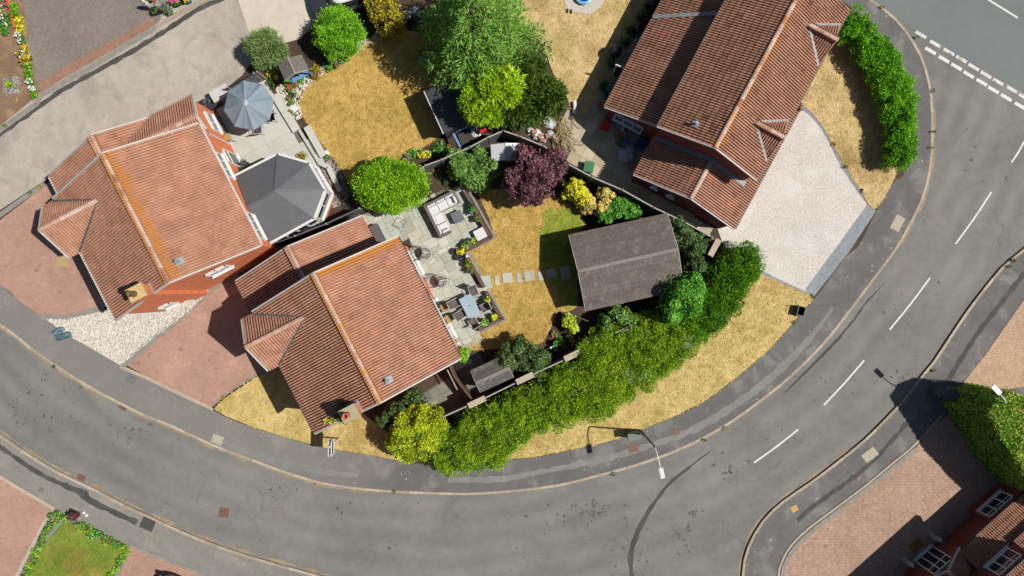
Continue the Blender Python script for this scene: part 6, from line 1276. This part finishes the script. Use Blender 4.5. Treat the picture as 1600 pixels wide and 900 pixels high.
# compost and bins at the top of the west lawn
X, Y = G(655, 25, .9); t = thing('compost_bin', 'dark green compost bin behind the conifer', 'bin', (X, Y, PZ)); dgp = plain('dark_green_plastic', C(50,72,60), .6, var=.1); MB().lathe([(.42,0),(.36,.8),(.2,.9)], 14).build('body', dgp, t, False); MB().lathe([(.22,.9),(.22,.96),(.05,.98)], 12).build('lid', dgp, t)
X, Y = G(636, 23, .7); t = thing('wooden_crate', 'slatted dark green crate between golden shrub and compost bin', 'crate', (X, Y, PZ), -.1); MB().box(-.26,.26,-.26,.26,0,.5).build('body', dgp, t)
for i in range(4): MB().box(-.24,.24,-.22+.13*i,-.15+.13*i,.501,.53).build('slat', plain('pale_slat%d' % i, C(150,160,140), .8), t)
blob('plastic_sheet', 'pale lilac plastic sheet draped beside the compost bin', 'sheet', 648, 22, .3, .35, .5, plain('lilac_sheet', C(168,172,196), .6, var=.15), 6, zb=PZ)
for i, (x, y) in enumerate(((662,94),(672,98))): blob('boulder', ['rounded grey boulder in the conifer shade on the dry lawn','flat grey boulder next to the rounded one in the conifer shade'][i], 'boulder', x, y, .3, .26, .22, MT['edging'], 31+i, 'boulders under the conifer')
# blue-framed cold frame and sheets behind the flat shed
t = thing('cold_frame', 'blue-painted timber frame with grey plastic sheet behind the black shed', 'frame', (*G(722,208,.9), PZ), math.radians(22)); MB().bar((-.55,.25,.9),(.45,.25,.9),.14,.08).build('rail', blue, t); MB().bar((-.5,.18,.9),(-.42,-.75,.9),.14,.08).build('rail', blue, t)
for x, y in ((-.5,.25),(.42,.25),(-.42,-.75)): MB().box(x-.05,x+.05,y-.05,y+.05,-.05,.86).build('leg', blue, t)
MB().box(-.3,.9,-.7,.1,0,.4).build('planter', woodw, t)
blob('plastic_sheeting', 'crumpled translucent grey sheeting on the blue timber frame', 'sheet', 742, 204, .75, .4, .6, bagg, 8, zb=PZ, rough=.3)
X, Y = G(755, 205, .7); o = MB().box(-.22,.22,-.1,.1,0,.25).build('red_tub', rp); o.location = (X, Y, PZ+.6); o.rotation_euler = (0,0,.5); tag(o, 'small red tub lying on the grey sheeting', 'tub')
# ------------------------------------------------------------------ street things
galv = plain('galvanised_steel', C(120,124,126), .5, metal=.2, var=.12); lampw = plain('lamp_head', C(226,228,228), .4, var=.03)
def lamp(label, px, py, arm, hp, mat):
    X, Y = G(px, py); t = thing('street_lamp', label, 'street lamp', (X, Y, PZ-.02), 0, 'street lamps'); ax, ay = arm; L = math.hypot(ax, ay)
    MB().tube([(0,0,-.1),(0,0,1.3)], .085, 10).build('base_sleeve', mat, t); MB().tube([(0,0,1.3),(0,0,hp-.15),(ax*.06,ay*.06,hp)], [.06,.045,.045], 10).build('column', mat, t)
    MB().tube([(ax*.05,ay*.05,hp-.02),(ax*.35,ay*.35,hp+.2),(ax,ay,hp+.3)], .032, 8).build('arm', lampw, t)
    u = Vector((ax,ay,0))/L; c = Vector((ax,ay,hp+.31))+u*.25; m = MB().obox(c, u, (-u.y,u.x,0), (0,0,1), .3, .13, .05).obox(c+Vector((0,0,.06)), u, (-u.y,u.x,0), (0,0,1), .24, .09, .012); m.build('head', lampw, t)
    MB().obox(c-Vector((0,0,.055)), u, (-u.y,u.x,0), (0,0,1), .2, .09, .01).build('lens', MT['glass'], t)
darkcol = plain('dark_steel', C(74,72,70), .6, var=.15)
lamp('street lamp on the footway beside the green utility cabinet', 1000, 672, (.26,-1.15), 4.25, darkcol); lamp('street lamp standing at the end of the tall flat-topped hedge', 1488, 611, (-.62,.64), 4.5, galv)
X, Y = G(990, 681, .8); t = thing('utility_cabinet', 'small grey-green telecom cabinet at the back of the footway', 'cabinet', (X, Y, PZ), math.radians(10)); cab = plain('cabinet_green', C(112,122,120), .6, var=.1); MB().box(-.36,.36,-.18,.18,-.03,.95).build('body', cab, t); MB().box(-.39,.39,-.21,.21,.951,1.0).build('lid', cab, t); MB().box(-.01,.01,-.2,-.181,.1,.9).build('door_seam', bk, t)
X, Y = G(1484, 612, .9); t = thing('utility_cabinet', 'dark cabinet in the shade at the foot of the hedge-side street lamp', 'cabinet', (X-.25, Y-.1, PZ), math.radians(-12)); cab2 = plain('cabinet_grey', C(84,92,98), .6, var=.1); MB().box(-.5,.5,-.28,.28,-.03,1.05).build('body', cab2, t); MB().box(-.54,.54,-.32,.32,1.051,1.1).build('lid', cab2, t)
# estate agent's board
X, Y = G(531, 684); t = thing('sale_board', 'white sale board on a post at the edge of the dry front lawn', 'sign', (X, Y, PZ)); wb = plain('board_white', C(232,232,236), .5, var=.04)
MB().box(-.04,.04,-.04,.04,-.1,2.3).build('post', wb, t)
for k, dx in enumerate((.06,-.1)):
    bd = MB().box(dx-.012,dx+.012,-.62,.3,1.45,2.2).build('board', wb, t)
    MB().box(dx+.0125,dx+.015,-.56,.24,1.72,1.98).build('printed_band', plain('board_print%d' % k, C(40,42,60), .6), bd)
# wheelie caddy on the verge corner
X, Y = G(1251, 486, .5); t = thing('black_caddy', 'black open recycling caddy at the corner of the verge and pale drive', 'bin', (X, Y, PZ+.03), math.radians(-15)); MB().prism([(-.2,-.26),(.2,-.26),(.2,.26),(-.2,.26)],0,.05).build('base', bk, t)
for x0,x1,y0,y1 in ((-.24,-.2,-.3,.3),(.2,.24,-.3,.3),(-.2,.2,-.3,-.26),(-.2,.2,.26,.3)): MB().box(x0,x1,y0,y1,.0,.48).build('side', bk, t)
MB().tube([(-.24,-.28,.48),(-.38,-.2,.5),(-.38,.2,.5),(-.24,.28,.48)], .014, 5).build('handle', bk, t)
# pale blue boxes and bags on the western footway
pb = plain('pale_blue_plastic', C(128,162,172), .6, var=.15, scale=7); pb2 = plain('slate_blue_bag', C(104,134,146), .6, var=.2, scale=7)
for x, y, w_, h_, a, lb in ((88,521,.4,.3,35,'open pale blue recycling box on the footway, nearest the drive'),(93,516,.42,.24,30,'upright pale blue lid leaning on the recycling boxes'),(92,528,.3,.3,20,'slate blue box in front of the leaning lid'),(104,524,.4,.34,15,'slate blue box nearest the white stones')):
    X, Y = G(x, y, .35); t = thing('recycling_tub', lb, 'box', (X, Y, PZ), math.radians(a), 'blue recycling boxes on the footway'); mt = pb if 'pale' in lb else pb2
    MB().box(-w_/2+.02,w_/2-.02,-h_/2+.02,h_/2-.02,0,.04).build('base', mt, t)
    for q_ in ((-w_/2,-w_/2+.02,-h_/2,h_/2),(w_/2-.02,w_/2,-h_/2,h_/2),(-w_/2+.02,w_/2-.02,-h_/2,-h_/2+.02),(-w_/2+.02,w_/2-.02,h_/2-.02,h_/2)): MB().box(*q_,.0,.34).build('side', mt, t)
# ornamental planter at the south lawn corner
t = pot(117,806,.24,.42,plain('maroon_glaze', C(110,30,40), .5),'maroon pedestal urn with dark red plant at the corner of the ringed lawn','purple','maroon','pedestal urn',8,PZ+.02)
for x, y in ((133,800),(137,804)): blob('white_stone', 'white painted stone at the footway edge by the urn', 'stone', x, y, .1, .1, .12, MT['white'], int(x), 'white stones by the urn', PZ, .08)
# potted flowers at the top of the grey block drive
pot(246,19,.18,.3,bk,'black pot with dark grass beside the slate chippings','deep',None,'pots on the grey block drive',zb=PZ+.05); pot(262,15,.22,.22,bk,'bowl of purple petunias on the grey block drive','mixed','purple','pots on the grey block drive',14,PZ+.05); pot(268,20,.16,.2,bk,'small bowl of purple pansies next to the petunias','mixed','purple','pots on the grey block drive',8,PZ+.05)
pot(278,3,.3,.3,bk,'large bowl of hot pink petunias on the grey block drive','green','pink','pots on the grey block drive',34,PZ+.05); pot(295,1,.2,.3,bl,'blue glazed pot of yellow flowers by the white edging','yellow','yellow','pots on the grey block drive',12,PZ+.05)
pot(236,-2,.22,.35,terr,'terracotta pot of red flowers by the garden statue','green','red','pots on the grey block drive',8,PZ+.05)
X, Y = G(228, 5, 1.0); t = thing('garden_statue', 'white stone garden figure casting a shadow on the block drive', 'statue', (X, Y, PZ+.045)); MB().lathe([(.16,0),(.16,.25),(.1,.3)], 10).build('plinth', MT['mortar'], t); MB().lathe([(.1,.301),(.15,.5),(.13,.75),(.16,.9),(.07,1.0),(.11,1.1),(.1,1.22),(.03,1.28)], 12).build('figure', MT['mortar'], t, True)
# stone lions and mat at the shaded front door
def dw(x, y): a = math.atan2(.745,-.666); ox, oy = G(1442, 865); return ox+x*math.cos(a)-y*math.sin(a), oy+x*math.sin(a)+y*math.cos(a), a
for y, lb in ((1.15,'grey stone ornament beside the glazed door, on the road side'),(-1.15,'grey stone ornament beside the glazed door, on the hedge side')):
    X, Y, a = dw(.55, y); t = thing('stone_ornament', lb, 'statue', (X, Y, PZ), a, 'stone ornaments flanking the glazed door'); st_ = plain('grey_stone%d' % int(y*10), C(170,172,176), .9, var=.2, scale=8)
    MB().box(-.2,.2,-.16,.16,0,.35).build('plinth', st_, t); MB().lathe([(.14,.351),(.17,.5),(.12,.7),(.14,.82),(.1,.95),(.02,1.0)], 10).build('figure', st_, t, True)
X, Y, a = dw(.75, .0); o = MB().box(-.3,.3,-.42,.42,0,.02).build('door_mat', plain('coir_mat', C(150,110,50), .95, var=.2)); o.location = (X, Y, PZ+.02); o.rotation_euler = (0,0,a); tag(o, 'brown coir mat in front of the glazed door', 'mat')
# ------------------------------------------------------------------ vehicles
def car(label, px, py, a, L, W, Hh, paint, roofp, group=None):
    X, Y = G(px, py); t = thing('parked_car', label, 'car', (X, Y, PZ+.02), math.radians(a)); N = 28
    def outline(l, w_, p=4.0, sh=0.0):
        r_ = []
        for i in range(N):
            th = 2*math.pi*i/N; c, s_ = math.cos(th), math.sin(th); r_.append((sh+math.copysign(abs(c)**(2/p), c)*l/2, math.copysign(abs(s_)**(2/p), s_)*w_/2))
        return r_
    def loft(secs, cap=True):
        m = MB(); vs = []
        for z, o_ in secs: vs += [(x, y, z) for x, y in o_]
        fs = [(i*N+j, i*N+(j+1)%N, (i+1)*N+(j+1)%N, (i+1)*N+j) for i in range(len(secs)-1) for j in range(N)] + [tuple(range(N-1,-1,-1)), tuple((len(secs)-1)*N+j for j in range(N))]
        return m.add(vs, fs)
    b = Hh*.58
    loft([(.22,outline(L*.94,W*.9)),(.35,outline(L*.99,W*.98)),(b*.7,outline(L,W)),(b*.93,outline(L*.97,W*.96)),(b,outline(L*.9,W*.9))]).build('body', paint, t, True)
    loft([(b-.01,outline(L*.66,W*.86,3.6,-L*.05)),(Hh-.1,outline(L*.5,W*.74,3.6,-L*.07))]).build('window_band', MT['glass'], t)
    loft([(Hh-.1,outline(L*.51,W*.76,3.6,-L*.07)),(Hh-.03,outline(L*.49,W*.72,3.6,-L*.07)),(Hh,outline(L*.4,W*.6,3.2,-L*.07))]).build('roof', roofp, t, True)
    for sx in (-.3,.31):
        for sy in (-1,1):
            w_ = MB().tube([(sx*L,sy*(W/2-.2),.32),(sx*L,sy*(W/2+.01),.32)], .32, 18).build('wheel', bk, t); MB().tube([(sx*L,sy*(W/2+.012),.32),(sx*L,sy*(W/2+.025),.32)], .2, 12).build('rim', galv, w_)
    for sy in (-1,1):
        MB().obox((L*.455,sy*W*.36,b*.82),(1,0,0),(0,1,0),(0,0,1),.1,.16,.05).build('headlight', lampw, t); MB().obox((L*.12,sy*(W/2+.06),b+.02),(1,0,0),(0,1,0),(0,0,1),.08,.09,.06).build('mirror', paint, t)
    return t
cbk = plain('black_car_paint', C(24,24,28), .2, var=.05, spec=.8); cwh = plain('white_car_paint', C(236,236,236), .25, var=.02, spec=.6); csv = plain('dark_grey_paint', C(60,62,66), .25, var=.05, spec=.7)
car('black hatchback nosing onto the bare earth front garden', -42, 100, 20, 4.1, 1.75, 1.45, cbk, cbk); car('dark car with white roof parked behind the clipped dome shrub', 545, 4, 198, 4.3, 1.8, 1.5, csv, cwh)
car('black four-wheel drive with only its nose on the pink corner drive', 263, 948, 70, 4.6, 1.9, 1.75, cbk, cbk)
